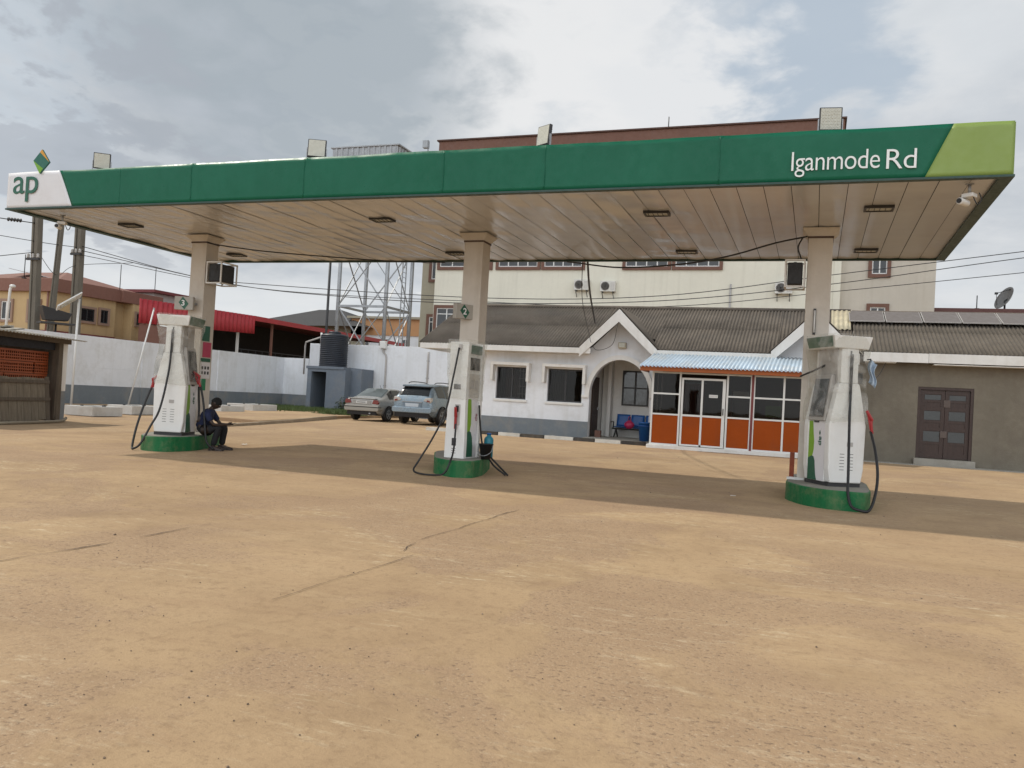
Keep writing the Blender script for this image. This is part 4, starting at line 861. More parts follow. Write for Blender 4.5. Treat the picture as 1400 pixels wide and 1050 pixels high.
m_silver = paint('silver_gold_paint', (.36, .355, .34)); m_bluep = paint('pale_blue_paint', (.215, .285, .345))
m_tail = M('tail_light_red', (.16, .008, .008), .15, .2, 10, coat=.8); m_clear = M('tail_light_clear', (.50, .46, .42), .12, .2, 14, coat=.8); m_plate = M('number_plate', (.6, .6, .58), .5, .06); m_bplate = M('blue_white_plate', (.50, .56, .62), .5, .06)
def sedan_extra(t, strip, surf):
    # rear screen follows the fastback slope between roof and boot
    q = MB(); q.grid(lambda u, v: surf(.50 + .74 * v, 10 - abs(u - .5) * 2 * 2.75, 1 if u >= .5 else -1, 0) + Vector((0, -.006, .014)), 16, 6); q.build('rear_window', M('rear_glass', (.10, .12, .12), .06, .3, 4, spec=.7), t)
    b = MB(); b.prism([(-.62, .93), (.62, .93), (.70, .965), (.0, .985), (-.70, .965)], 'y', -.02, .14); b.build('boot_spoiler', m_silver, t, bevel=.01)
    for s in (-1, 1):
        b = MB(); b.prism([(s * .50, .74), (s * .795, .72), (s * .81, .80), (s * .77, .90), (s * .56, .895)], 'y', -.03, .26); b.build('tail_light', m_tail, t, bevel=.012)
    b = MB(); b.box(-.45, .45, -.018, .03, .70, .88); b.build('plate_recess', M('boot_grey', (.30, .29, .27), .4), t, bevel=.01)
    b = MB(); b.box(-.26, .26, -.030, -.018, .735, .845); pl = b.build('number_plate', m_plate, t)
    b = MB()
    for i in range(7): b.box(-.2 + i * .058, -.168 + i * .058, -.034, -.030, .765, .815)
    b.build('plate_marks', m_dark, pl)
    b = MB(); b.prism([(-.80, .42), (.80, .42), (.835, .5), (.835, .60), (.80, .665), (-.80, .665), (-.835, .60), (-.835, .5)], 'y', -.055, .35); b.build('bumper', M('bumper_beige', (.30, .285, .25), .5, .06), t, bevel=.03)
    b = MB(); b.box(-.84, .84, -.064, .2, .575, .61); b.build('rubbing_strip', m_black, t, bevel=.006)
    b = MB(); b.box(-.70, .70, .0, .4, .26, .42); b.build('rear_valance', m_darkin, t)
    b = MB(); b.tube([(.42, -.06, .33), (.42, .4, .33)], .03, 10); b.build('exhaust_pipe', m_steel, t)
    b = MB(); b.tube([(0, 1.55, 1.42), (0, 1.43, 1.56)], .008, 6); b.lathe([(.03, 0), (.02, .03)], (0, 1.55, 1.41), 10); b.build('aerial', m_black, t)
    for s in (-1, 1):
        b = MB(); b.box(min(s * .86, s * 1.02), max(s * .86, s * 1.02), 2.72, 2.82, .93, 1.04); b.build('wing_mirror', m_silver, t, bevel=.02)
        b = MB(); b.box(min(s * .828, s * .843), max(s * .828, s * .843), 1.55, 1.72, .84, .87); b.build('door_handle', m_silver, t)
    b = MB(); b.bar((-.3, .52, 1.0), (.12, .62, 1.06), .012, .012); b.build('rear_wiper', m_black, t)
sedan = [(.0, .40, .62, .80, .90, .72, .78, .76, .70), (.06, .30, .60, .88, .955, .78, .835, .80, .72), (.42, .24, .58, .92, .985, .80, .85, .81, .68), (.85, .22, .56, .93, 1.20, .80, .85, .81, .62), (1.32, .2, .55, .93, 1.41, .80, .85, .81, .56), (2.0, .2, .55, .92, 1.42, .80, .85, .81, .57), (2.5, .2, .55, .91, 1.38, .80, .85, .80, .58), (3.15, .2, .55, .90, .98, .80, .85, .78, .64), (3.9, .22, .55, .82, .90, .78, .83, .72, .6), (4.3, .3, .5, .7, .76, .7, .76, .66, .55)]
car('parked_car', 'silver fastback saloon car parked facing the white wall', 'car', -18.02, 31.35, R_(-1), sedan, m_silver, 4.3, [(.92, 1.95, 5.15, 6.85), (2.02, 2.75, 5.15, 6.8)], None, .30, (.82, 3.45), .85, sedan_extra)
def suv_extra(t, strip, surf):
    q = MB(); q.grid(lambda u, v: surf(.075 + .40 * v, 10 - abs(u - .5) * 2 * 2.6, 1 if u >= .5 else -1, 0) + Vector((0, -.012, .012)), 16, 6); q.build('rear_window', m_dglass, t)
    b = MB(); b.prism([(-.66, 1.575), (.66, 1.575), (.62, 1.635), (.0, 1.66), (-.62, 1.635)], 'y', .28, .66); b.build('roof_spoiler', m_bluep, t, bevel=.012)
    b = MB(); b.prism([(-.60, 1.545), (.60, 1.545), (.60, 1.578), (-.60, 1.578)], 'y', .25, .60); b.build('spoiler_shadow_strip', m_dark, t)
    for s in (-1, 1):
        b = MB(); b.prism([(s * .50, .99), (s * .83, .90), (s * .865, 1.0), (s * .83, 1.13), (s * .60, 1.10)], 'y', -.03, .30); lt = b.build('tail_light', m_clear, t, bevel=.02)
        b = MB(); b.prism([(s * .66, .96), (s * .80, .935), (s * .81, 1.0), (s * .68, 1.03)], 'y', -.042, -.03); b.build('lamp_core', m_tail, lt)
        b = MB(); b.box(min(s * .52, s * .74), max(s * .52, s * .74), -.07, .0, .54, .60); b.build('reflector', m_tail, t, bevel=.006)
        b = MB(); b.tube(smoothp([(s * .60, .75, 1.70), (s * .60, .95, 1.755), (s * .61, 1.6, 1.775), (s * .60, 2.3, 1.755), (s * .59, 2.5, 1.70)], 5), .018, 8); b.build('roof_rail', m_dark, t)
        b = MB(); b.box(min(s * .92, s * 1.1), max(s * .92, s * 1.1), 2.95, 3.06, 1.08, 1.22); b.build('wing_mirror', m_bluep, t, bevel=.02)
        for yy in (1.55, 2.5):
            b = MB(); b.box(min(s * .915, s * .935), max(s * .915, s * .935), yy, yy + .17, .98, 1.01); b.build('door_handle', m_bluep, t)
    b = MB(); b.prism([(-.42, .70), (.42, .70), (.45, .92), (-.45, .92)], 'y', -.02, .03); b.build('tailgate_recess', M('recess_blue', (.15, .2, .25), .4), t, bevel=.01)
    b = MB(); b.prism([(-.29, .73), (.29, .73), (.31, .87), (-.31, .87)], 'y', -.034, -.021); b.build('number_plate', m_bplate, t)
    b = MB(); b.box(-.46, .46, -.04, .01, .915, .945); b.build('chrome_strip', m_steel, t)
    b = MB(); b.prism([(-.86, .48), (.86, .48), (.91, .56), (.91, .64), (.87, .715), (-.87, .715), (-.91, .64), (-.91, .56)], 'y', -.075, .38); b.build('bumper', m_bluep, t, bevel=.035)
    b = MB(); b.box(-.78, .78, -.03, .4, .30, .48); b.build('rear_valance', m_darkin, t)
    b = MB(); b.bar((-.25, -.0, 1.19), (.2, .05, 1.26), .014, .014); b.build('rear_wiper', m_black, t)
suv = [(.0, .50, .70, 1.02, 1.10, .78, .86, .80, .72), (.05, .38, .68, 1.08, 1.16, .84, .905, .84, .74), (.30, .30, .66, 1.09, 1.46, .86, .925, .86, .68), (.55, .28, .64, 1.08, 1.63, .86, .925, .87, .62), (1.1, .28, .64, 1.07, 1.70, .86, .925, .87, .62), (2.0, .28, .64, 1.05, 1.71, .86, .925, .87, .63), (2.7, .28, .64, 1.04, 1.63, .86, .925, .86, .64), (3.4, .28, .64, 1.03, 1.12, .86, .925, .84, .70), (4.2, .3, .62, .92, 1.0, .84, .9, .78, .66), (4.68, .38, .56, .76, .84, .74, .8, .7, .6)]
car('parked_car', 'pale blue estate car with roof rails parked facing the wall', 'car', -15.48, 31.0, R_(-1), suv, m_bluep, 4.7, [(.62, 1.35, 5.2, 6.85), (1.42, 2.2, 5.15, 6.85), (2.27, 3.0, 5.15, 6.75)], None, .36, (.95, 3.65), .925, suv_extra)
# ================================================================== PERIMETER WALLS
t = thing('perimeter_wall', 'long white perimeter wall with grey painted base along the left side', 'wall', (-28, 30, 0))
b = MB(); b.box(-28.2, -28, 19.5, 39.9, .86, 2.88)
for y in (24.5, 29.5, 34.5): b.box(-28, -27.955, y - .15, y + .15, .86, 2.88)
b.box(-28, -27.994, 19.5, 39.9, 1.60, 1.63)
b.build('painted_wall', m_wwall, t, bevel=.004)
b = MB(); b.box(-28.21, -27.99, 19.5, 39.88, -.1, .86)
for y in (24.5, 29.5, 34.5): b.box(-27.99, -27.948, y - .153, y + .153, -.1, .86)
b.build('painted_base', m_grey, t)
b = MB(); b.box(-28.2, -26.42, 39.9, 40.1, .86, 2.885); b.build('end_return', m_wwall, t, bevel=.01)
b = MB(); b.box(-28.21, -26.43, 39.89, 40.11, -.1, .86); b.build('return_base', m_grey, t)
t = thing('boundary_wall', 'taller plain white wall behind the two parked cars', 'wall', (-20, 40, 0))
b = MB(); b.box(-26.42, -12.6, 39.95, 40.15, .0, 3.74); b.build('painted_wall', m_wwall, t, bevel=.012)
b = MB(); b.box(-26.0, -12.6, 39.94, 40.16, -.1, .7); b.build('painted_base', m_grey, t)
for x, z0, z1, lab in ((-21.62, 0.2, 3.5, 'grey drain pipe on the white wall above the silver saloon car'), (-19.15, 1.6, 3.5, 'grey drain pipe on the white wall above the pale blue estate car')):
    t = thing('drain_pipe', lab, 'pipe', (x, 39.9, z0))
    b = MB(); b.tube(smoothp([(x, 39.9, z0), (x, 39.9, 2.4), (x - .02, 39.9, z1 - .3), (x - .16, 39.88, z1 - .12), (x - .17, 39.85, z1 + .1)] if x < -20 else [(x, 39.9, z0), (x, 39.9, 2.6), (x, 39.9, z1)], 5), .05, 8); b.build('pipe', m_pgrey, t)
    b = MB()
    for z in (z0 + .5, z0 + 1.4): b.box(x - .07, x + .07, 39.86, 39.95, z, z + .04)
    b.build('clip', m_steel, t)
t = thing('meter_box', 'small white box on top of the white wall above the silver saloon car', 'box', (-21.8, 39.85, 3.7))
b = MB(); b.box(-21.98, -21.62, 39.72, 39.94, 3.58, 3.98); b.build('casing', m_frame, t, bevel=.02)
b = MB(); b.box(-21.95, -21.65, 39.71, 39.722, 3.62, 3.94); b.build('cover', m_frame, t, bevel=.004)
# water tank on its painted block stand
t = thing('tank_stand', 'blue grey block stand with a doorway holding the black tank', 'tank stand', (-24.1, 38.5, 0))
b = MB(); b.wall(-25.2, -22.9, 0, 2.30, 38.0, 38.2, [(-24.95, -24.05, -.0, 2.15)]); b.box(-25.2, -25.0, 38.2, 39.7, 0, 2.3); b.box(-23.1, -22.9, 38.2, 39.7, 0, 2.3); b.box(-24.0, -23.85, 38.2, 39.7, 0, 2.3); b.box(-25.2, -22.9, 39.7, 39.85, 0, 2.3)
b.build('block_wall', m_bluegrey, t)
b = MB(); b.box(-25.26, -23.0, 37.94, 39.86, 2.3, 2.44); b.box(-23.0, -22.3, 38.6, 39.86, 0, 2.40); b.build('slab', m_bluegrey, t, bevel=.012)
tk = thing('water_tank', 'ribbed black plastic water tank on the blue grey stand', 'water tank', (-24.14, 38.7, 2.44))
pr = [(.70, 2.44)]; z = 2.46
for i in range(16): pr += [(.735, z), (.735, z + .055), (.705, z + .07), (.705, z + .09)]; z += .1
pr += [(.73, z), (.72, z + .05), (.55, z + .12), (.30, z + .16), (.30, z + .2), (.05, z + .22)]
m_tank = M('tank_black', (.012, .017, .028), .45, .15, 2, dirt=.3, dirtcol=(.06, .06, .06))
b = MB(); b.lathe(pr, (-24.14, 38.75, 0), 36); b.build('tank_body', m_tank, tk)
b = MB(); b.lathe([(.31, z + .15), (.33, z + .17), (.33, z + .23), (.28, z + .26)], (-24.14, 38.75, 0), 24); b.build('lid', m_tank, tk)
tp = thing('water_pipe', 'grey pipe bending over the wall into the black water tank', 'pipe', (-26.2, 39.5, 2.9))
b = MB(); b.tube([(-26.3, 39.3, 2.0), (-26.3, 39.3, 3.55), (-26.2, 39.2, 3.75), (-24.95, 38.75, 4.02), (-24.9, 38.75, 3.9)], .045, 8); b.build('pipe', m_pgrey, tp)
b = MB(); b.tube([(-24.95, 38.75, 3.7), (-24.95, 38.75, 4.25)], .06, 8); b.build('riser', m_frame, tp)
t = thing('shrub', 'small dark weedy shrub at the foot of the tank stand', 'shrub', (-22.7, 37.8, .1))
b = MB(); lf = MB()
for i in range(420):
    a = random.random() * 6.28; r = random.random() ** .6 * .55; h_ = random.uniform(0, .9) * (1 - r * .9); p = Vector((-22.7 + r * math.cos(a), 37.7 + r * math.sin(a) * .6, .12 + h_)); d1 = Vector((random.gauss(0, 1), random.gauss(0, 1), random.gauss(0, .6))).normalized() * .06; d2 = d1.cross(Vector((random.random(), random.random(), 1))).normalized() * .025
    lf.add([p - d1, p - d2, p + d1, p + d2], [(0, 1, 2, 3)])
lf.build('leaves', M('weed_green', (.04, .07, .018), .7, .4, 6), t, weld=False)
for i in range(7): a = i * .9; b.tube([(-22.7, 37.7, .08), (-22.7 + .3 * math.cos(a), 37.7 + .2 * math.sin(a), .7)], .009, 5)
b.build('stems', m_wood, t)
# concrete chambers over the underground tanks
def chamber(x, y, w_, d_, h_, rz, label):
    t = thing('tank_chamber', label, 'concrete kerb box', (x, y, 0), rz, 'low white concrete boxes over the buried tanks', local=True)
    b = MB(); o, i = (w_ / 2, d_ / 2), (w_ / 2 - .14, d_ / 2 - .14)
    b.box(-o[0], o[0], -o[1], -i[1], 0, h_); b.box(-o[0], o[0], i[1], o[1], 0, h_); b.box(-o[0], -i[0], -i[1], i[1], 0, h_ - .002); b.box(i[0], o[0], -i[1], i[1], 0, h_ - .002)
    b.build('kerb_walls', M('chamber_white', (.56, .55, .52), .8, .12, 2, .2, 30, dirt=.5, dirtcol=(.34, .29, .22)), t, bevel=.012)
    b = MB(); b.box(-i[0], i[0], -i[1], i[1], 0, h_ - .09); b.lathe([(.28, h_ - .1), (.28, h_ - .03), (.24, h_ - .02)], (0, 0, 0), 18); b.build('manhole_lid', m_dark, t)
    b = MB(); b.tube([(.3, .1, h_ - .08), (.3, .1, h_ + .04)], .06, 10); b.tube([(-.4, -.1, h_ - .08), (-.4, -.1, h_ + .02)], .05, 10); b.build('fill_pipe', m_dark, t)
chamber(-21.5, 20.65, 1.15, 1.2, .30, R_(0), 'low white concrete box beside the crate hut, with a dark lid inside')
chamber(-22.5, 23.4, 1.1, 1.4, .30, R_(0), 'low white concrete box mostly hidden behind the pump with the man')
chamber(-23.2, 28.85, 1.2, 1.5, .34, R_(0), 'low white concrete box just right of the seated man')
chamber(-24.25, 32.3, 1.4, 1.8, .38, R_(0), 'low white concrete box nearest to the grass strip')

# ================================================================== CRATE HUT
XF[0] = Matrix.Translation((-19.0, 16.96, 0)) @ Matrix.Rotation(R_(104.5), 4, 'Z') @ Matrix.Scale(1.1, 4) @ Matrix.Translation((17.53, -15.5, 0))
hut = thing('wooden_hut', 'rough wooden hut with tin roof and an open front full of orange crates', 'hut', (-18.4, 16.2, 0))
HY = 15.5
for x, y, w_ in ((-17.53, HY, .17), (-17.58, HY + 2.1, .12), (-20.4, HY, .14), (-20.4, HY + 2.1, .12)):
    b = MB(); b.bar((x, y, 0), (x - .03, y, 2.0), w_, w_); b.build('post', m_wood, hut, bevel=.01)
b = MB(); b.bar((-17.66, HY - .05, .05), (-17.60, HY - .05, 1.92), .05, .05); b.build('pole', m_wood, hut)
for a, c in (((-20.6, HY - .1, 1.96), (-17.25, HY - .1, 1.93)), ((-20.6, HY + 2.1, 2.12), (-17.25, HY + 2.1, 2.1))):
    b = MB(); b.bar(a, c, .07, .12); b.build('beam', m_wood, hut)
m_tin = M('dull_tin', (.42, .39, .33), .6, .25, 2, metal=.35, dirt=.6, dirtcol=(.14, .10, .07))
b = MB(); b.corr((-20.8, HY - .38, 1.99), (-17.0, HY - .38, 1.96), (-17.0, HY + 2.5, 2.26), (-20.8, HY + 2.5, 2.30), .11, .016, 1); b.build('tin_roof', m_tin, hut, solid=.004)
b = MB()
for i, (x, y, a) in enumerate(((-18.5, 16.0, .3), (-18.9, 16.3, -.2), (-18.2, 16.4, .8), (-19.4, 16.1, .1), (-19.0, 16.6, 1.2))):
    b.box(-.45, .45, -.09, .09, 0, .03, 0, Matrix.Translation((x, y, 2.10 + .03 * i)) @ Matrix.Rotation(a, 4, 'Z') @ Matrix.Rotation(.06 * i - .1, 4, 'Y'))
b.build('loose_boards', m_tin, hut)
b = MB(); b.box(-20.5, -17.6, HY + 2.12, HY + 2.15, 0, 2.1); b.box(-17.56, -17.53, HY + .12, HY + 2.1, 0, 1.98); b.build('board_cladding', m_wood, hut)
b = MB(); b.box(-20.3, -17.64, HY + .02, HY + .05, 1.70, 1.90); b.build('dark_strip', M('strip_dark', (.02, .022, .03), .8, .2), hut)  # narrow dark strip across the hut front below the roof edge
t = thing('gate_pillar', 'narrow white and grey painted pillar standing against the wooden hut', 'pillar', (-17.23, HY + .1, 0))
b = MB(); b.box(-17.38, -17.2, HY - .02, HY + .4, .72, 1.9); b.build('white_shaft', m_white, t, bevel=.012)
b = MB(); b.box(-17.385, -17.195, HY - .025, HY + .405, 0, .72); b.build('grey_base', m_grey, t, bevel=.01)
b = MB(); b.box(-17.21, -17.13, HY + .05, HY + .14, 1.52, 1.66); b.build('switch_box', m_pgrey, t, bevel=.006)
m_crate = M('crate_orange', (.37, .085, .025), .5, .2, 4, dirt=.3, dirtcol=(.16, .045, .02))
def crate():
    b = MB(); w_, d_, h_ = .245, .17, .26
    for z0, z1 in ((0, .035), (.075, .10), (.14, .165), (.215, .26)):
        for s in (-1, 1): b.box(-w_, w_, min(s * d_, s * (d_ - .015)), max(s * d_, s * (d_ - .015)), z0, z1); b.box(min(s * w_, s * (w_ - .015)), max(s * w_, s * (w_ - .015)), -d_ + .015, d_ - .015, z0, z1)
    for i in range(8):
        x = -w_ + .012 + i * (2 * w_ - .04) / 7
        for s in (-1, 1): b.box(x, x + .016, min(s * (d_ - .002), s * (d_ - .017)), max(s * (d_ - .002), s * (d_ - .017)), 0, h_)
    b.box(-w_ + .016, w_ - .016, -d_ + .016, d_ - .016, 0, .012)
    for i in range(4):
        for j in range(2): b.lathe([(.045, .02), (.045, .16), (.018, .21), (.018, .235)], (-.17 + i * .112, -.08 + j * .16, 0), 8, 1)
    k_ = XF[0]; XF[0] = None; o = b.build('bottle_crate', [m_crate, M('bottle_brown', (.04, .015, .008), .2, .2)]); XF[0] = k_
    return o
c0 = crate(); first = True
rows_w = ('lowest', 'second', 'third', 'fourth', 'fifth', 'topmost'); cols_w = ('beside the hut post', 'second from the hut post', 'third from the hut post', 'fourth from the hut post', 'fifth from the hut post')
for r_ in range(6):
    for c_ in range(5):
        o = c0 if first else c0.copy()
        if not first: COL.objects.link(o)
        first = False
        o.location = XF[0] @ Vector((-17.88 - c_ * .505 + random.uniform(-.012, .012), HY + .36 + random.uniform(-.02, .02), .03 + r_ * .272)); o.rotation_euler = (0, 0, R_(104.5) + random.uniform(-.03, .03)); o.scale = (1.1, 1.1, 1.1)
        tag(o, f'orange bottle crate in the {rows_w[r_]} row of the stack, {cols_w[c_]}', 'crate', 'orange bottle crates stacked in the hut')
t = thing('plank_door', 'grey plank door panel leaning against the stacked orange crates', 'door', (-18.6, HY - .2, 0))
T = Matrix.Translation((0, HY - .30, .04)) @ Matrix.Rotation(R_(-6), 4, 'X')
b = MB(); x = -20.0
while x < -18.28:
    w_ = random.uniform(.2, .3); x2 = min(x + w_, -17.86); b.box(x + .006, x2 - .006, 0, .025, random.uniform(0, .03), 1.0 + random.uniform(-.03, .02), 0, T); x = x2
b.build('planks', M('grey_planks', (.20, .165, .12), .9, .3, 3, .4, 40, dirt=.4, dirtcol=(.09, .07, .05), stretch=(5, 5, .6)), t)
b = MB(); b.box(-20.0, -18.14, -.03, -.002, .46, .53, 0, T); b.box(-20.0, -18.14, -.03, -.002, .86, .93, 0, T); b.box(-18.28, -18.14, -.012, -.002, .0, 1.02, 0, T); b.build('battens', m_wood, t)
t = thing('timber_sill', 'pale bent timber lying on the ground in front of the hut', 'timber', (-18.7, HY - .5, 0))
b = MB(); b.tube(smoothp([(-20.2, HY - .52, .03), (-18.9, HY - .60, .035), (-18.1, HY - .55, .04), (-17.72, HY - .42, .09)], 5), .035, 7); b.build('pole', M('pale_timber', (.26, .22, .16), .9, .2), t)

XF[0] = None
# ================================================================== POLES AND LAMPS ON THE LEFT
def conc_pole(a, c, r0, r1, label, arms=()):
    t = thing('utility_pole', label, 'pole', a)
    b = MB(); a = Vector(a); c = Vector(c); n = 14; pts = [a.lerp(c, i / n) for i in range(n + 1)]
    vs = []; 
    for i, p in enumerate(pts):
        r = r0 + (r1 - r0) * i / n; vs += [(p.x - r, p.y - r * .7, p.z), (p.x - r * .25, p.y - r * .9, p.z), (p.x - r * .25, p.y - r * .62, p.z), (p.x + r * .25, p.y - r * .62, p.z), (p.x + r * .25, p.y - r * .9, p.z), (p.x + r, p.y - r * .7, p.z), (p.x + r, p.y + r * .7, p.z), (p.x - r, p.y + r * .7, p.z)]
    b.add(vs, [(i * 8 + j, i * 8 + (j + 1) % 8, i * 8 + 8 + (j + 1) % 8, i * 8 + 8 + j) for i in range(n) for j in range(8)] + [tuple(n * 8 + j for j in range(8))]); b.build('pole_shaft', m_pole, t)
    for z, l_ in arms:
        b = MB(); p = a.lerp(c, z / c.z); b.bar((p.x - l_, p.y - .16, p.z), (p.x + l_, p.y - .16, p.z), .09, .09); cr = b.build('crossarm', m_dark, t)
        for q in (-l_ + .08, 0, l_ - .08):
            b = MB(); b.lathe([(.05, 0), (.07, .05), (.04, .08), (.07, .12), (.03, .18)], (p.x + q, p.y - .16, p.z + .045), 10); b.build('insulator', m_pgrey, cr)
conc_pole((-31.0, 26.45, 0), (-31.0, 26.2, 7.95), .20, .17, 'thick concrete utility pole carrying the insulator string under the canopy end', ((6.0, .35),))
conc_pole((-31.0, 27.0, 0), (-31.0, 27.4, 7.9), .125, .10, 'thin leaning concrete utility pole between the two thick poles')
conc_pole((-31.0, 28.46, 0), (-31.0, 28.38, 7.85), .21, .18, 'thick concrete utility pole beside the solar street lamp', ((6.6, .3),))
t = thing('insulator_string', 'dark insulators strung on a wire beside the white canopy end', 'insulator', (-30, 23.5, 7.2))
b = MB(); b.tube([(-31.6, 23.0, 7.25), (-31.4, 24.6, 7.42), (-31.0, 26.1, 7.5)], .02, 6)
for c in ((-31.5, 24.0, 7.36), (-31.2, 25.3, 7.47)):
    for i in range(5): b.lathe([(.03, -.02), (.09, 0), (.03, .03)], (c[0] + (i - 2) * .02, c[1] + (i - 2) * .12, c[2] + (i - 2) * .012), 10, axis='y')
b.build('string', m_dark, t)
t = thing('solar_street_lamp', 'white pole solar street lamp with tilted panel by the perimeter wall', 'street lamp', (-26.5, 24.38, 0))
b = MB(); b.tube([(-26.5, 24.36, 0), (-26.5, 24.42, 4.15)], .042, 10); b.lathe([(.11, 0), (.11, .02)], (-26.5, 24.36, .0), 12); b.build('lamp_post', m_frame, t)
T = Matrix.Translation((-26.5, 24.1, 4.05)) @ Matrix.Rotation(R_(70), 4, 'Z') @ Matrix.Rotation(R_(-36), 4, 'Y') @ Matrix.Rotation(R_(-25), 4, 'X')
b = MB(); b.box(-.62, .42, -.22, .22, 0, .05, 0, T); b.build('solar_panel', m_frame, t, bevel=.008)
b = MB(); b.box(-.58, .38, -.19, .19, .051, .054, 0, T); b.build('solar_cells', m_dglass, t)
b = MB(); b.box(-.5, .1, -.12, .12, -.03, .0, 0, T); b.build('lamp_lens', m_lampglass, t)
t = thing('leaning_pole', 'thin white pole leaning against the wall behind the left pump', 'pole', (-26.6, 27.6, 0))
b = MB(); b.tube([(-26.65, 27.3, 0), (-26.2, 27.95, 4.2)], .032, 8); b.build('shaft', m_frame, t)
b = MB(); b.lathe([(.04, 0), (.04, .04), (.035, .06)], (-26.2, 27.95, 4.18), 10); b.build('cap', m_steel, t)
t = thing('lamp_post', 'slender white lamp post rising behind the tin roof of the hut', 'street lamp', (-26.5, 21.5, 0))
b = MB(); b.tube([(-26.5, 21.3, 0), (-26.5, 21.5, 4.1), (-26.45, 21.5, 4.2)], .045, 8); b.build('shaft', m_frame, t)
b = MB(); b.lathe([(.04, 0), (.1, .03), (.1, .08), (.05, .11)], (-26.42, 21.52, 4.16), 12); b.build('lamp_head', m_frame, t)
t = thing('metal_bin', 'dark grey hopper shaped metal box raised between the utility poles', 'metal box', (-30, 26.5, 2.9))
XF[0] = Matrix.Translation((-30, 26.5, 0)) @ Matrix.Rotation(R_(62), 4, 'Z') @ Matrix.Scale(.72, 4) @ Matrix.Translation((29.55, -26.7, 1.25))
b = MB(); b.add([(-30.2, 26.1, 3.55), (-28.9, 26.5, 3.6), (-28.9, 27.3, 3.6), (-30.2, 26.9, 3.55), (-30.45, 25.9, 4.35), (-28.7, 26.5, 4.05), (-28.7, 27.4, 4.05), (-30.45, 26.8, 4.35)], [(3, 2, 1, 0), (4, 5, 6, 7), (0, 1, 5, 4), (1, 2, 6, 5), (2, 3, 7, 6), (3, 0, 4, 7)]); b.build('hopper', m_dark, t, bevel=.02)
b = MB(); b.box(-30.4, -28.6, 26.2, 27.2, 3.36, 3.46); b.tube([(-29.5, 26.7, 0), (-29.5, 26.7, 3.4)], .06, 8); b.build('support', m_dark, t)
XF[0] = None

# ================================================================== BUILDINGS ON THE LEFT
def win(parent, x0, x1, z0, z1, y, T=None, mull=1, tr=0, surround=None, frame=m_frame, glass=m_dglass, sw=.14, proud=.06, sill=False):
    """surface window in local XZ plane facing -Y at y; T places it"""
    T = T or Matrix.Identity(4); f = MB(); fw = .055
    for a in ((x0, x1, z0, z0 + fw), (x0, x1, z1 - fw, z1), (x0, x0 + fw, z0 + fw, z1 - fw), (x1 - fw, x1, z0 + fw, z1 - fw)): f.box(a[0], a[1], y - .045, y + .01, a[2], a[3], 0, T)
    for i in range(mull): xm = x0 + (x1 - x0) * (i + 1) / (mull + 1); f.box(xm - fw * .55, xm + fw * .55, y - .045, y + .01, z0 + fw, z1 - fw, 0, T)
    if tr: f.box(x0 + fw, x1 - fw, y - .04, y + .01, tr - .025, tr + .025, 0, T)
    w = f.build('window', frame, parent)
    g_ = MB(); g_.box(x0 + .02, x1 - .02, y - .02, y - .004, z0 + .02, z1 - .02, 0, T); g_.build('pane', glass, w)
    if surround:
        s = MB()
        for a in ((x0 - sw, x1 + sw, z1, z1 + sw), (x0 - sw, x1 + sw, z0 - sw, z0), (x0 - sw, x0, z0, z1), (x1, x1 + sw, z0, z1)): s.box(a[0], a[1], y - proud - .03, y + .01, a[2], a[3], 0, T)
        s.build('surround', surround, w)
    return w
m_ochre = M('ochre_render', (.50, .36, .19), .8, .07, .8, .12, 25, streak=.25, dirtcol=(.28, .2, .11)); m_maroon = M('maroon_trim', (.17, .04, .04), .7, .1)
m_bparapet = M('red_brown_parapet', (.21, .10, .073), .7, .07, .8, streak=.2, dirtcol=(.15, .08, .06))
lb = thing('office_block', 'ochre two storey block with red brown parapet beyond the perimeter wall', 'building', (-42, 34, 0))
LX, LY0, LY1 = -36.0, 31.7, 38.6
b = MB(); b.box(-62, LX, LY0, 35.6, 0, 5.45); b.box(-62, LX + .3, 35.6 + .9, LY1, 0, 5.44); b.box(-62, LX - .35, 35.5, 36.6, 0, 5.43); b.build('wall', m_ochre, lb)
b = MB(); b.box(-62.3, LX + .22, LY0 - .22, 35.7, 5.36, 6.02); b.box(-62.3, LX + .36, 35.7, LY1 + .1, 5.362, 6.0); b.build('parapet', m_bparapet, lb, bevel=.015)
b = MB(); b.box(-62, LX + .16, LY0 - .16, 35.5, 3.18, 3.42); b.box(-62, LX + .5, 35.5, LY1 + .1, 3.1, 3.34); b.build('string_course', m_maroon, lb)
TS = Matrix.Translation((LX, 0, 0)) @ Matrix.Rotation(R_(90), 4, 'Z')   # local x -> world y, faces +X
m_wsur = M('mauve_surround', (.30, .20, .15), .7)
win(lb, 33.25, 34.15, 4.1, 4.75, -.0, TS, 1, 0, m_wsur, m_dark, m_dglass, .12)
win(lb, 34.55, 35.05, 4.1, 4.8, 0, TS, 1, 0, m_wsur, m_dark, m_dglass, .12)
TS2 = Matrix.Translation((LX + .3, 0, 0)) @ Matrix.Rotation(R_(90), 4, 'Z')
win(lb, 36.75, 37.30, 4.22, 4.86, 0, TS2, 1, 0, m_wsur, m_dark, m_dglass, .1); win(lb, 37.75, 38.25, 4.22, 4.82, 0, TS2, 1, 0, m_wsur, m_dark, m_dglass, .1)
for x in (-39.2, -37.3, -41.6): win(lb, x - .35, x + .35, 3.9, 4.85, LY0, None, 1, 0, m_wsur, m_frame, m_dglass, .12)
b = MB(); b.tube([(LX - .35, LY0 - .1, 3.0), (LX - .35, LY0 - .1, 5.4)], .05, 8); b.build('down_pipe', m_bparapet, lb)
b = MB()
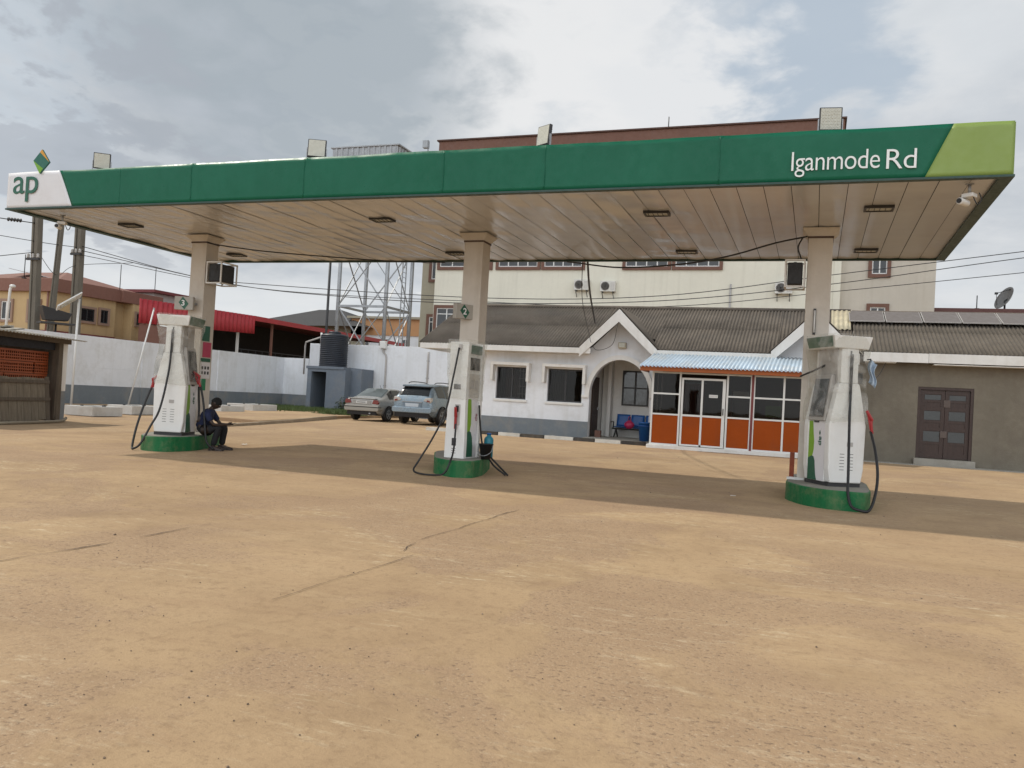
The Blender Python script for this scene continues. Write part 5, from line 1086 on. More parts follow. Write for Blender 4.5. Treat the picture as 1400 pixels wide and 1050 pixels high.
b.add([(-47, 32.3, 6.0), (-36.6, 32.3, 6.0), (-36.6, 39.2, 6.0), (-47, 39.2, 6.0), (-42.5, 35.6, 6.95), (-39.6, 35.6, 6.95)], [(0, 1, 5, 4), (1, 2, 5), (2, 3, 4, 5), (3, 0, 4)]); b.build('hip_roof', M('red_roof', (.21, .095, .07), .8, .15), lb)
b = MB(); b.box(-41, -36.9, 39.3, 43.5, 5.6, 6.35); b.build('roof_room', m_pgrey, lb)
b = MB(); b.box(-41.3, -36.6, 39.0, 43.8, 6.35, 6.52); b.build('room_roof', m_maroon, lb)
b = MB(); b.box(-36.9, -36.86, 41.6, 42.3, 5.8, 6.3); b.build('room_window', m_dark, lb)
b = MB(); b.add([(-36.6, 33.5, 6.02), (-36.4, 38.8, 6.0), (-41.5, 38.8, 6.6), (-41.5, 33.5, 6.85)], [(0, 1, 2, 3)]); b.build('metal_roof', M('grey_metal_roof', (.42, .42, .42), .6, .1), lb, solid=.03)
for x, y, z, h_, lab in ((-37.2, 30.9, 5.9, 1.2, 'thin aerial rod on the ochre block near the thick poles'), (-36.4, 36.2, 6.0, 1.5, 'thin aerial rod rising from the middle of the ochre block roof'), (-38, 40.5, 6.4, 1.6, 'thin aerial rod above the maroon roof room of the ochre block')):
    t = thing('aerial_rod', lab, 'aerial', (x, y, z)); b = MB(); b.tube([(x, y, z), (x, y, z + h_)], .022, 5); b.build('rod', m_dark, t); b = MB(); b.box(x - .08, x + .08, y - .08, y + .08, z, z + .05); b.build('foot', m_dark, t)
def ac(loc, rz, label):
    t = thing('air_conditioner', label, 'air conditioner', loc, rz, 'outdoor air conditioner units', local=True)
    b = MB(); b.box(-.42, .42, -.32, 0, 0, .58); b.build('casing', M('ac_white', (.62, .61, .57), .5, .06, dirt=.3, dirtcol=(.35, .32, .27)), t, bevel=.015)
    b = MB(); b.lathe([(.23, -.325), (.23, -.32)], (-.13, 0, .29), 24, axis='y'); f = b.build('fan_opening', m_dark, t)
    b = MB()
    for r in (.06, .12, .18, .225): b.lathe([(r, -.334), (r + .008, -.338), (r + .016, -.334)], (-.13, 0, .29), 24, axis='y')
    b.build('fan_grille', m_pgrey, f)
    b = MB()
    for i in range(6): b.box(.16, .38, -.326, -.32, .10 + i * .07, .125 + i * .07)
    b.build('louvres', m_pgrey, t)
    b = MB(); b.box(-.32, -.28, -.34, .06, -.05, 0); b.box(.28, .32, -.34, .06, -.05, 0); b.bar((-.3, .05, -.4), (-.3, -.3, -.05), .03, .03); b.bar((.3, .05, -.4), (.3, -.3, -.05), .03, .03); b.build('bracket', m_dark, t)
    return t
ac((LX + .31, 37.5, 3.5), R_(90), 'small air conditioner low on the ochre block side wall').scale = (.75, .75, .75)
# red roofed forecourt shed
rs = thing('market_shed', 'open sided shed with bright red corrugated fascia and dark inside', 'shed', (-33, 45, 0))
m_redsheet = M('red_sheet', (.42, .035, .045), .5, .12, 1.5, dirt=.2, dirtcol=(.22, .04, .04))
b = MB(); b.corr((-31, 32.1, 3.95), (-31, 41.0, 4.25), (-31, 41.0, 5.30), (-31, 32.1, 5.14), .34, .04, 1); b.build('corrugated_fascia', m_redsheet, rs, solid=.01)
b = MB(); b.prism([(-31.05, 32.15), (-31.05, 41), (-36.3, 41), (-36.3, 38.9)], 'z', 5.0, 5.12); b.build('flat_roof', m_maroon, rs)
b = MB(); b.prism([(-31.05, 32.2), (-31.05, 34.4), (-33.2, 34.6)], 'z', 0, 3.95); b.build('end_wall', m_bparapet, rs)
b = MB(); b.add([(-31, 41.0, 5.02), (-31, 60, 4.98), (-31, 60, 5.24), (-31, 41.0, 5.30)], [(0, 1, 2, 3)]); b.build('red_edge', m_redsheet, rs, solid=.05)
b = MB(); b.add([(-31.05, 41.0, 5.2), (-31.05, 60, 5.14), (-50, 60, 5.9), (-50, 41, 5.9)], [(0, 1, 2, 3)]); b.build('roof_sheet', m_maroon, rs, solid=.05)
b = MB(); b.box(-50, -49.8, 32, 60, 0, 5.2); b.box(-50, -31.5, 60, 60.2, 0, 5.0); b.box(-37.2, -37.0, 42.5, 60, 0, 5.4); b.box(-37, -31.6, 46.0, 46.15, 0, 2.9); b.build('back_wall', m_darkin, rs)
for y in (33.0, 40.2, 43.4, 50, 57):
    b = MB(); b.bar((-31.5, y, 0), (-31.5, y, 5.1), .12, .12); b.build('post', m_frame if y in (40.2,) else m_bparapet, rs)
b = MB()
for z in (3.0, 3.3): b.tube([(-31.5, 40.3, z), (-31.5, 43.3, z), (-31.5, 49.9, z)], .03, 6)
for i in range(14): b.tube([(-31.5, 40.6 + i * .66, 2.4), (-31.5, 40.6 + i * .66, 3.3)], .02, 5)
b.build('railing', m_dark, rs)
oh = thing('distant_house', 'small ochre house with white barred window glimpsed under the red shed', 'house', (-43, 50, 0))
b = MB(); b.box(-47, -41, 47.5, 50, 0, 4.6); b.build('wall', m_ochre, oh)
win(oh, -43.6, -42.2, 3.2, 4.2, 47.5, None, 3, 0, m_frame, m_frame)
b = MB(); b.box(-47.3, -40.7, 47.2, 50.3, 4.6, 4.8); b.build('roof', m_maroon, oh)
dh = thing('distant_house', 'house with dark hipped roof behind the red shed edge', 'house', (-44, 70, 0))
b = MB(); b.box(-50, -38, 66, 76, 0, 7.1); b.build('wall', m_tan, dh)
b = MB(); b.add([(-51, 64, 6.7), (-37.2, 64, 6.9), (-37.2, 77, 6.9), (-51, 77, 6.7), (-45.5, 70, 8.9), (-43, 70, 8.9)], [(0, 1, 5, 4), (1, 2, 5), (2, 3, 4, 5), (3, 0, 4)]); b.build('roof', M('dark_roof', (.03, .03, .033), .8, .15), dh)
ph_ = thing('distant_house', 'house with peach upper wall seen through the water tower legs', 'house', (-36, 69, 0))
b = MB(); b.box(-39.5, -31.5, 66, 73, 6.3, 7.75); b.build('upper_wall', M('peach_wall', (.50, .27, .13), .8, .06), ph_)
b = MB(); b.box(-39.4, -31.6, 66.1, 72.9, 0, 6.3); b.build('lower_wall', m_wwall, ph_)
for x in (-38, -36, -34): win(ph_, x - .4, x + .4, 5.0, 6.0, 66.1, None, 1, 0, None, m_frame)
b = MB(); b.box(-39.8, -31.2, 65.7, 73.3, 7.75, 7.95); b.build('roof_slab', m_tan, ph_)

# water tower
wt = thing('water_tower', 'galvanised lattice tower carrying a sheet metal water tank', 'water tower', (-25.2, 44.5, 0))
X0, X1, Y0, Y1 = -26.7, -23.55, 43.0, 46.1
for x, y in ((X0, Y0), (X1, Y0), (X0, Y1), (X1, Y1)):
    b = MB(); b.tube([(x, y, 0), (x, y, 14.1)], .115, 10); b.lathe([(.2, 0), (.2, .06)], (x, y, 0), 12); b.build('leg', m_steel, wt)
lv = [2.2, 6.2, 10.2, 13.9]
for i, z in enumerate(lv):
    b = MB()
    for a, c in (((X0, Y0), (X1, Y0)), ((X1, Y0), (X1, Y1)), ((X1, Y1), (X0, Y1)), ((X0, Y1), (X0, Y0))): b.bar((*a, z), (*c, z), .09, .13)
    b.build('ring_beam', m_steel, wt)
    if i < 3:
        for a, c in (((X0, Y0), (X1, Y0)), ((X1, Y0), (X1, Y1)), ((X1, Y1), (X0, Y1)), ((X0, Y1), (X0, Y0))):
            b = MB(); b.bar((*a, z), (*c, lv[i + 1]), .075, .03); b.bar((*c, z), (*a, lv[i + 1]), .03, .075); b.build('cross_brace', m_steel, wt)
b = MB(); b.bar((-23.2, 44.2, 0), (-23.2, 44.2, 14), .05, .05); b.bar((-23.2, 44.65, 0), (-23.2, 44.65, 14), .05, .05)
for i in range(46): b.bar((-23.2, 44.2, .3 + i * .3), (-23.2, 44.65, .3 + i * .3), .025, .025)
b.build('ladder', m_steel, wt)
b = MB(); b.box(-27.7, -23.3, 42.9, 46.6, 14.05, 14.2); b.build('platform', m_steel, wt)
b = MB(); 
def tk_(u, v):   # ribbed sheet metal sides of the tank
    per = [(-27.65, 42.95), (-23.32, 42.95), (-23.32, 46.55), (-27.65, 46.55), (-27.65, 42.95)]
    s = u * 4; i = min(3, int(s)); f = s - i; a, c = Vector((*per[i], 0)), Vector((*per[i + 1], 0)); p = a.lerp(c, f); d = (c - a).normalized(); n = Vector((d.y, -d.x, 0)); L2 = (c - a).length; ph2 = (f * L2 / .36) % 1
    p += n * (.05 if ph2 > .55 else 0.0) * (.02 < f < .98); return (p.x, p.y, 14.2 + 1.36 * v)
b.grid(tk_, 480, 4, 0, False); b.build('tank_sheet', m_steel, wt)
b = MB(); b.box(-27.75, -23.2, 42.86, 46.65, 15.55, 15.62); b.build('tank_lid', m_steel, wt)
b = MB(); b.tube([(-23.1, 46.4, 14.2), (-23.1, 46.4, 16.9)], .035, 6); b.box(-23.4, -23.06, 46.2, 46.5, 16.4, 16.85); b.build('aerial_box', m_steel, wt)
t = thing('metal_mast', 'thin dark mast standing beside the water tower behind the tank', 'mast', (-26.5, 41.6, 0))
b = MB(); b.tube([(-26.5, 41.6, 0), (-26.5, 41.6, 9.5)], .075, 8); b.build('shaft', m_dark, t)
b = MB(); b.lathe([(.16, 0), (.16, .05), (.08, .08)], (-26.5, 41.6, 0), 10); b.build('base_flange', m_dark, t)
# ================================================================== TALL CREAM BUILDING
tb = thing('apartment_building', 'tall cream building with brown parapet behind the low office', 'building', (-9, 52, 0))
b = MB(); b.box(-21.45, .62, 45.0, 60, 0, 15.6); b.build('wall', m_cream, tb)
b = MB(); b.box(-22.75, -21.45, 45.9, 60, 0, 13.5); b.build('side_wing', m_tan, tb)
b = MB(); b.box(.62, 5.24, 45.35, 60, 0, 12.5); b.build('side_wing', m_tan2, tb)
b = MB(); b.box(-21.6, .75, 44.8, 60.2, 15.45, 16.24); b.build('parapet', m_brown, tb, bevel=.02)
b = MB(); b.box(-21.7, .85, 44.7, 60.3, 16.24, 16.32); b.build('coping', M('coping_dark', (.09, .05, .04), .8), tb)
def bwin(x0, x1, z0, z1, mull, tr, y=45.0): return win(tb, x0, x1, z0, z1, y, None, mull, tr, m_brown, m_frame, m_dglass, .17, .08)
for x0, x1 in ((-21.15, -18.0), (-17.45, -15.1), (-14.7, -12.5), (-10.05, -7.75), (-7.35, -5.05)): bwin(x0, x1, 8.82, 10.5, 3, 10.0)
bwin(-21.2, -18.6, 4.9, 6.4, 3, 6.05); bwin(-17.45, -15.1, 4.9, 6.4, 3, 6.05)
for z0, z1 in ((8.22, 9.6), (4.9, 5.95)): bwin(-22.1, -21.62, z0, z1, 0, z1 - .3, 45.9)
for z0, z1 in ((8.5, 9.5), (5.9, 6.85)): bwin(2.35, 3.05, z0, z1, 1, 0, 45.35)
b = MB(); b.tube([(-4.42, 44.95, 4), (-4.42, 44.95, 7.9)], .05, 8); b.tube([(-20.6, 44.95, 0), (-20.6, 44.95, 1)], .05, 6); b.build('down_pipe', m_pgrey, tb)
b = MB(); b.box(.60, .92, 44.93, 45.36, 0, 12); b.build('corner_pier', m_cream, tb)
ac((-12.42, 45.0, 7.5), 0, 'air conditioner unit with round fan on the cream wall, nearest the middle column')
ac((-10.93, 45.0, 7.43), 0, 'air conditioner unit on the cream wall above the office gable, beside its twin')
ac((-1.78, 45.0, 7.4), 0, 'air conditioner unit on the cream wall just left of the right column')
bb = thing('distant_building', 'long low dark brown parapet building behind the right roof', 'building', (12, 50, 0))
b = MB(); b.box(5.3, 30, 46, 56, 0, 6.4); b.build('wall', m_tan2, bb)
b = MB(); b.box(5.26, 30.2, 45.8, 56.2, 6.4, 6.92); b.build('parapet', M('dark_brown_parapet', (.11, .05, .045), .8, .1), bb)
for i in range(5): win(bb, 8 + i * 3.4, 9.3 + i * 3.4, 4.4, 5.8, 46.0, None, 1, 0, None, m_frame)
t = thing('satellite_dish', 'grey satellite dish facing away on the roof at right', 'satellite dish', (8.4, 46.5, 6.9))
T = Matrix.Translation((8.55, 46.5, 7.45)) @ Matrix.Rotation(R_(-62), 4, 'Y') @ Matrix.Rotation(R_(20), 4, 'X')
b = MB(); pr = [(r, .55 * r * r) for r in (.02, .12, .24, .36, .48, .6)]; vs = []; n = 28
for r, h_ in pr: vs += [T @ Vector((r * math.cos(2 * math.pi * j / n), r * math.sin(2 * math.pi * j / n), h_)) for j in range(n)]
b.add(vs, [(i * n + j, i * n + (j + 1) % n, (i + 1) * n + (j + 1) % n, (i + 1) * n + j) for i in range(5) for j in range(n)], 0, True); b.build('dish', M('dish_grey', (.22, .22, .22), .5, .1), t, solid=.02)
b = MB(); e = T @ Vector((0, 0, .62)); b.tube([T @ Vector((.5, 0, .14)), e], .018, 6); b.tube([T @ Vector((-.4, .3, .14)), e], .012, 6); b.build('feed_arm', m_dark, t)
b = MB(); b.box(e.x - .07, e.x + .07, e.y - .07, e.y + .07, e.z - .05, e.z + .05); b.build('feed_horn', m_dark, t, bevel=.01)
b = MB(); b.tube([(8.45, 46.5, 6.7), (8.45, 46.5, 7.4), tuple(T @ Vector((0, 0, .0)))], .045, 8); b.build('mast', m_dark, t)
t = thing('aerial_rod', 'thin aerial rod on the dark brown parapet left of the dish', 'aerial', (7.2, 46.2, 6.9)); b = MB(); b.tube([(7.2, 46.2, 6.9), (7.2, 46.2, 7.6)], .025, 5); b.build('rod', m_dark, t); b = MB(); b.box(7.1, 7.3, 46.1, 46.3, 6.92, 6.97); b.build('foot', m_dark, t)
t = thing('aerial_rod', 'thin aerial rod above the brown parapet of the tall cream building', 'aerial', (-8.3, 46, 16.3)); b = MB(); b.tube([(-8.3, 46, 16.3), (-8.3, 46, 17.3)], .03, 5); b.build('rod', m_dark, t); b = MB(); b.box(-8.4, -8.2, 45.9, 46.1, 16.32, 16.37); b.build('foot', m_dark, t)

# ================================================================== LOW OFFICE WITH ARCHED PORCH
of = thing('station_office', 'low white office with grey corrugated roof and arched gabled porch', 'office', (-7, 29, 0))
EY, EZ, RY, RZ = 27.36, 3.13, 31.0, 4.90
def rz_at(y): return EZ + (y - EY) / (RY - EY) * (RZ - EZ)
W1, W2 = (-10.72, -9.58, 1.27, 2.40), (-8.80, -7.55, 1.26, 2.40)
GX = -6.22; AX0, AX1, ASP, AH = -7.28, -5.2, 1.55, 1.24
b = MB(); b.wall(-12.3, -7.5, 0, 3.12, 28.0, 28.2, [W1, W2]); b.box(-12.3, -12.1, 28.2, 34.4, 0, 3.12)
b.prism([(28.2, 3.12), (34.4, 3.12), (31.0, 4.8)], 'x', -12.3, -12.1); b.box(-12.3, .95, 34.4, 34.6, 0, 3.1)
b.box(-4.88, 1.15, 28.0, 28.2, 0, 3.12)
def arch_z(x): q = (x - (AX0 + AX1) / 2) / ((AX1 - AX0) / 2); return ASP + AH * math.sqrt(max(0, 1 - q * q))
def top_z(x): return max(3.12, 4.22 - abs(x - GX) * .98)
xs = [-7.5, AX0]; n = 36
xs += [AX0 + (AX1 - AX0) * .5 * (1 - math.cos(math.pi * i / n)) for i in range(1, n)] + [AX1, -4.88]
for i in range(len(xs) - 1):
    a, c = xs[i], xs[i + 1]; za = 0 if c <= AX0 + 1e-6 or a >= AX1 - 1e-6 else arch_z(a); zc = 0 if za == 0 and (c <= AX0 + 1e-6 or a >= AX1 - 1e-6) else arch_z(c)
    if c <= AX0 + 1e-6 or a >= AX1 - 1e-6: za = zc = 0
    for y in (28.0, 28.2): b.add([(a, y, za), (c, y, zc), (c, y, top_z(c)), (a, y, top_z(a))], [(0, 1, 2, 3)])
    if za or zc: b.add([(a, 28.0, za), (c, 28.0, zc), (c, 28.2, zc), (a, 28.2, za)], [(0, 1, 2, 3)])
for x in (AX0, AX1): b.add([(x, 28.0, 0), (x, 28.2, 0), (x, 28.2, ASP), (x, 28.0, ASP)], [(0, 1, 2, 3)])
b.prism([(-1.3, 3.12), (1.15, 3.12), (-.08, 4.25)], 'y', 28.0, 28.2)
b.build('wall', m_wwall, of)
b = MB(); b.box(-12.32, AX0 - .0, 27.985, 28.0, 0, .63); b.build('painted_base', m_grey, of)
# arch moulding
b = MB(); pts = []
for i in range(41):
    th = math.pi * i / 40; q = -math.cos(th); pts.append((((AX0 + AX1) / 2) + q * (AX1 - AX0) / 2, ASP + AH * math.sin(th)))
for i in range(40):
    (x1, z1), (x2, z2) = pts[i], pts[i + 1]; cxm = (AX0 + AX1) / 2
    o1 = (cxm + (x1 - cxm) * 1.15, ASP + (z1 - ASP) * 1.13); o2 = (cxm + (x2 - cxm) * 1.15, ASP + (z2 - ASP) * 1.13)
    vs = []
    for y in (27.93, 27.999): vs += [(x1, y, z1), (x2, y, z2), (o2[0], y, o2[1]), (o1[0], y, o1[1])]
    b.add(vs, [(0, 1, 2, 3), (7, 6, 5, 4), (0, 4, 5, 1), (2, 6, 7, 3)], 0, False)
b.box(AX0 - .26, AX0 + .0, 27.92, 27.998, ASP - .09, ASP); b.build('arch_moulding', m_white, of)
# porch interior
b = MB(); b.box(-7.52, -7.32, 28.2, 30.0, 0, 3.0); b.box(-7.3, -4.7, 30.0, 30.15, 0, 3.0); b.box(-4.9, -4.72, 28.2, 30, 0, 3.0); b.box(-7.5, -4.7, 28.2, 30.1, 3.0, 3.05); b.box(-7.02, -6.9, 29.6, 30.0, 0, 3.0); b.build('porch_wall', m_white, of)
b = MB(); b.box(-7.31, -4.9, 27.5, 30.0, 0, .12); b.build('porch_floor', m_conc, of, bevel=.01)
b = MB(); b.box(-7.318, -7.27, 28.45, 29.3, .12, 2.2); d_ = b.build('porch_door', M('dark_door', (.035, .018, .012), .5, .2), of)
b = MB(); b.box(-7.27, -7.22, 29.15, 29.2, 1.05, 1.15); b.build('handle', m_steel, d_)
win(of, -6.58, -5.62, 1.26, 2.52, 30.0, None, 1, 1.9, None, m_dark, m_dglass)
b = MB(); b.box(-7.1, -6.9, 28.3, 28.45, .0, .35); b.build('skirting_brick', m_brown, of)
# windows with hoods
for (x0, x1, z0, z1), curtain in ((W1, True), (W2, False)):
    f = MB()
    for a in ((x0, x1, z0, z0 + .05), (x0, x1, z1 - .05, z1), (x0, x0 + .05, z0 + .05, z1 - .05), (x1 - .05, x1, z0 + .05, z1 - .05), ((x0 + x1) / 2 - .02, (x0 + x1) / 2 + .03, z0 + .05, z1 - .05)): f.box(a[0], a[1], 28.1, 28.15, a[2], a[3])
    wo = f.build('window', m_dark, of)
    g_ = MB(); g_.box(x0 + .04, x1 - .04, 28.115, 28.13, z0 + .04, z1 - .04); g_.build('pane', m_glass, wo)
    g_ = MB(); g_.box(x0 - .1, x1 + .1, 28.9, 28.95, z0 - .2, z1 + .2); g_.build('dark_room', m_darkin, wo)
    c_ = MB()
    if curtain:
        c_.grid(lambda u, v: (x0 + .22 + .55 * u, 28.42 + .03 * math.sin(u * 40), z0 + .05 + 1.0 * v), 60, 2); c_.build('curtain', M('brown_curtain', (.20, .14, .11), .9, .1), wo)
        c_ = MB()
        for i in range(3): c_.bar((x1 - .35 + i * .12, 28.3, z0), (x1 - .35 + i * .12, 28.3, z1), .02, .02)
        for i in range(4): c_.bar((x1 - .4, 28.3, z0 + .2 + i * .27), (x1 - .05, 28.3, z0 + .2 + i * .27), .02, .02)
        c_.build('inner_grille', m_frame, wo)
    else: c_.grid(lambda u, v: (x0 + .05 + .5 * u, 28.42 + .02 * math.sin(u * 30), z0 + .05 + 1.05 * v), 40, 2); c_.build('curtain', M('grey_curtain', (.10, .10, .09), .9, .1), wo)
    h_ = MB(); h_.box(x0 - .14, x1 + .16, 27.72, 27.998, z1 + .06, z1 + .16); h_.box(x0 - .14, x0 - .04, 27.72, 27.998, z1 - .50, z1 + .06); h_.box(x1 + .06, x1 + .16, 27.72, 27.998, z1 - .50, z1 + .06); h_.build('hood', m_white, wo, bevel=.008)
    s_ = MB(); s_.box(x0 - .05, x1 + .05, 27.95, 27.998, z0 - .09, z0 - .01); s_.build('sill', m_white, wo)
# roof
rf = MB()
rf.corr((-13.55, EY, EZ), (-7.32, EY, EZ), (-7.32, RY, RZ), (-13.45, RY, RZ), .11, .024, 2, 0, .006)
rf.corr((-5.12, EY, EZ), (-1.22, EY, EZ), (-1.22, RY, RZ), (-5.12, RY, RZ), .11, .024, 2, 0, .006)
rf.corr((-7.32, 28.2, rz_at(28.2)), (-5.12, 28.2, rz_at(28.2)), (-5.12, RY, RZ), (-7.32, RY, RZ), .11, .024, 1, 0, .0)
rf.corr((-1.22, 28.2, rz_at(28.2)), (1.0, 28.2, rz_at(28.2)), (1.0, RY, RZ), (-1.22, RY, RZ), .11, .024, 1, 0, .0)
rf.corr((1.0, 34.8, EZ), (-13.5, 34.8, EZ), (-13.5, RY, RZ), (1.0, RY, RZ), .15, .022, 2)
ro = rf.build('roof', m_roof, of, solid=.008, weld=False)
b = MB(); b.tube([(-13.5, RY, RZ + .02), (1.0, RY, RZ + .02)], .07, 8); b.build('ridge_cap', m_roof, ro)
def gable(gx, half, apex, y0=27.36):
    o = MB(); slope = 1.0; yb = EY + (apex - EZ) / (RZ - EZ) * (RY - EY)
    for s in (-1, 1):
        a = Vector((gx + s * (half + .12), y0 - .06, apex - (half + .12) * slope)); c = Vector((gx + s * (half + .12), EY + max(0, apex - (half + .12) * slope - EZ) / (RZ - EZ) * (RY - EY), apex - (half + .12) * slope)); 
        r1 = Vector((gx, y0 - .06, apex + .02)); r2 = Vector((gx, yb + .05, apex + .02)); e2 = Vector((gx + s * (half + .12), y0 + .5, apex - (half + .12) * slope))
        o.corr(a, (a.x, yb - .3, a.z), (gx, yb + .2, r1.z), r1, .11, .02, 1)
    return o.build('gable_roof', m_roof, of, solid=.008, weld=False)
gable(GX, 1.20, 4.47); gable(-.08, 1.20, 4.50)
def barge(gx, half, apex, w_=.30):
    for s in (-1, 1):
        b = MB(); p = [(gx, apex), (gx + s * half, apex - half), (gx + s * half, apex - half - w_ * 1.1), (gx, apex - w_ * 1.42)]
        b.prism(p, 'y', 27.265, 27.297); b.build('barge_board', m_white, of)
barge(GX, 1.30, 4.44); barge(-.08, 1.28, 4.47)
b = MB(); b.box(-13.45, -7.15, 27.30, 27.34, 2.93, 3.115); b.box(-13.45, -13.41, 27.34, 34.7, 2.93, 3.11); b.build('fascia_board', m_white, of)
b = MB(); b.box(-5.05, -1.3, 27.30, 27.34, 2.93, 3.115); b.build('fascia_board', m_white, of)
b = MB(); b.box(-13.4, -7.3, 27.34, 28.0, 2.95, 2.97); b.box(-5.1, 1.1, 27.34, 28.0, 2.95, 2.97); b.build('soffit_board', m_white, of)
t = thing('wall_lamp', 'pale box shaped bulkhead lamp on the gable above the arch', 'lamp', (-6.2, 27.9, 3.2))
b = MB(); b.box(-6.34, -6.07, 27.86, 28.0, 3.18, 3.38); b.build('casing', M('lamp_beige', (.45, .40, .30), .5), t, bevel=.02)
b = MB(); b.box(-6.31, -6.10, 27.845, 27.86, 3.21, 3.35); b.build('lens', m_lampglass, t, bevel=.006)
# black and white kerb stones along the office
m_kw = M('kerb_white', (.66, .64, .58), .8, .12, 4, .3, 40, dirt=.5, dirtcol=(.3, .25, .18)); m_kb = M('kerb_black', (.06, .055, .05), .85, .2, 4, .3, 40, dirt=.5, dirtcol=(.2, .16, .11))
x = -13.1; k_ = 0; nm_ = ('under the blue car tail', 'beside the middle pump hose', 'under the first office window', 'under the second office window', 'just before the arch', 'in front of the arch opening', 'in front of the waiting bench')
seg = [(-12.95, -12.0, 1), (-11.95, -10.25, 0), (-10.2, -9.42, 1), (-9.38, -8.56, 0), (-8.53, -7.53, 1), (-7.5, -6.82, 0), (-6.78, -5.92, 1), (-5.88, -5.12, 0)]
lw = {0: 'white painted kerb stone near the rear wheel of the pale blue car', 2: 'white painted kerb stone below the office window with the curtain', 4: 'white painted kerb stone below the sliding office window beside the arch', 6: 'white painted kerb stone in front of the arched porch'}
lk = {1: 'black painted kerb stone behind the middle pump', 3: 'black painted kerb stone between the two office windows', 5: 'black painted kerb stone at the left foot of the arch', 7: 'black painted kerb stone in front of the blue bin'}
for i, (a, c, w_) in enumerate(seg):
    b = MB(); n = 12; 
    b.grid(lambda u, v: (a + (c - a) * u, 27.12 + (.0 if v < .34 else .16 if v > .66 else .02 if v < .5 else .14), -.02 if v in (0, 1) else .105 + .012 * noise.noise(Vector((u * 6 + i, v * 9, 0)))), n, 3, 0, False)
    b.box(a, c, 27.13, 27.27, -.02, .09)
    o = b.build('kerb_stone', m_kw if w_ else m_kb); tag(o, (lw if w_ else lk)[i], 'kerb', 'painted kerb stones along the office')
# bench, bag, bin in the porch
t = thing('waiting_bench', 'row of blue plastic waiting chairs on a black beam in the porch', 'bench', (-6, 29.5, .12))
for i in range(3):
    x = -6.45 + i * .52
    b = MB(); b.grid(lambda u, v: (x + .47 * (u - .5), 29.38 + .42 * v - .05 * math.sin(math.pi * v), .50 - .03 * math.sin(math.pi * v) + .0 * u), 5, 6); b.build('seat', m_blue, t, solid=.02)
    b = MB(); b.grid(lambda u, v: (x + .47 * (u - .5), 29.80 + .10 * v, .52 + .42 * v), 5, 6); b.build('backrest', m_blue, t, solid=.02)
b = MB(); b.bar((-6.8, 29.62, .42), (-5.05, 29.62, .42), .06, .05); b.build('beam', m_black, t)
for x in (-6.65, -5.25):
    b = MB(); b.bar((x, 29.62, .42), (x, 29.3, .13), .04, .04); b.bar((x, 29.62, .42), (x, 29.9, .13), .04, .04); b.build('leg', m_black, t)
b = MB(); b.tube([(-6.78, 29.35, .66), (-6.78, 29.75, .66), (-6.78, 29.7, .44)], .02, 6); b.build('armrest', m_black, t)
t = thing('bag', 'pink plastic bag hanging on the blue waiting chairs', 'bag', (-6.12, 29.3, .5))
b = MB(); b.grid(lambda u, v: (-6.12 + (.05 + .13 * math.sin(math.pi * min(1, v * 1.0 + .05)) ) * math.cos(u * 6.283) * (1 + .1 * noise.noise(Vector((u * 6, v * 4, 0)))), 29.32 + .10 * math.sin(u * 6.283) * math.sin(math.pi * min(1, v + .08)), .45 + .30 * v), 24, 12); b.build('sack', M('pink_plastic', (.45, .02, .09), .4, .15), t)
b = MB(); b.tube(smoothp([(-6.17, 29.32, .74), (-6.15, 29.33, .86), (-6.09, 29.33, .86), (-6.07, 29.32, .74)], 5), .012, 6); b.build('handle', M('pink_strap', (.4, .02, .08), .5), t)
t = thing('waste_bin', 'blue plastic bin standing between the arch and the orange kiosk', 'bin', (-5.27, 27.62, .0))
b = MB(); b.lathe([(.16, .12), (.215, .70), (.23, .70), (.23, .74), (.205, .74), (.15, .14)], (-5.24, 27.62, 0), 24); b.build('tub', m_blue, t)
b = MB(); b.lathe([(.232, .60), (.238, .62), (.232, .64)], (-5.24, 27.62, 0), 24); b.build('band', M('blue_dark', (.01, .07, .26), .5), t)

# ================================================================== ORANGE GLASS KIOSK
ki = thing('glass_kiosk', 'orange and glass kiosk with blue corrugated awning', 'kiosk', (-2.4, 26.9, 0))
KY = 26.3; KX0, KX1 = -4.80, .35
b = MB(); b.box(KX0 - .1, KX1 + .1, KY - .14, 28.0, -.02, .10); b.build('plinth', m_white, ki, bevel=.01)
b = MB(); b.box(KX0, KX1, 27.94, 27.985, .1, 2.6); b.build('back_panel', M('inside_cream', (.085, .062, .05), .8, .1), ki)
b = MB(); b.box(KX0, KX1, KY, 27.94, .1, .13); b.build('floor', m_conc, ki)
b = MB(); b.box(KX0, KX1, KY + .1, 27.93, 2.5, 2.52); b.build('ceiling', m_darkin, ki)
fr = MB(); R_z = (.10, 1.06, 1.70, 2.34); fw = .055
vx = [KX0, -3.95, -2.52, -1.82, -1.74, -.88, .30]
for x in vx: fr.box(x - fw / 2, x + fw / 2, KY - .03, KY + .03, .10, 2.40)
def rail(xa, xb, z): fr.box(xa + fw / 2, xb - fw / 2, KY - .027, KY + .027, z - .025, z + .025)
for xa, xb in ((KX0, -3.95), (-2.52, -1.82), (-1.74, -.88), (-.88, .30)):
    for z in (.125, 1.06, 1.70, 2.36): rail(xa, xb, z)
rail(-3.95, -2.52, 2.36)
for z in (.125, 1.06, 1.7, 2.36): fr.box(KX0 - .027, KX0 + .027, KY + .03, 27.9, z - .025, z + .025)
fr.box(KX0 - .027, KX0 + .027, 27.1, 27.15, .1, 2.36)
fr.build('frame', m_frame, ki)
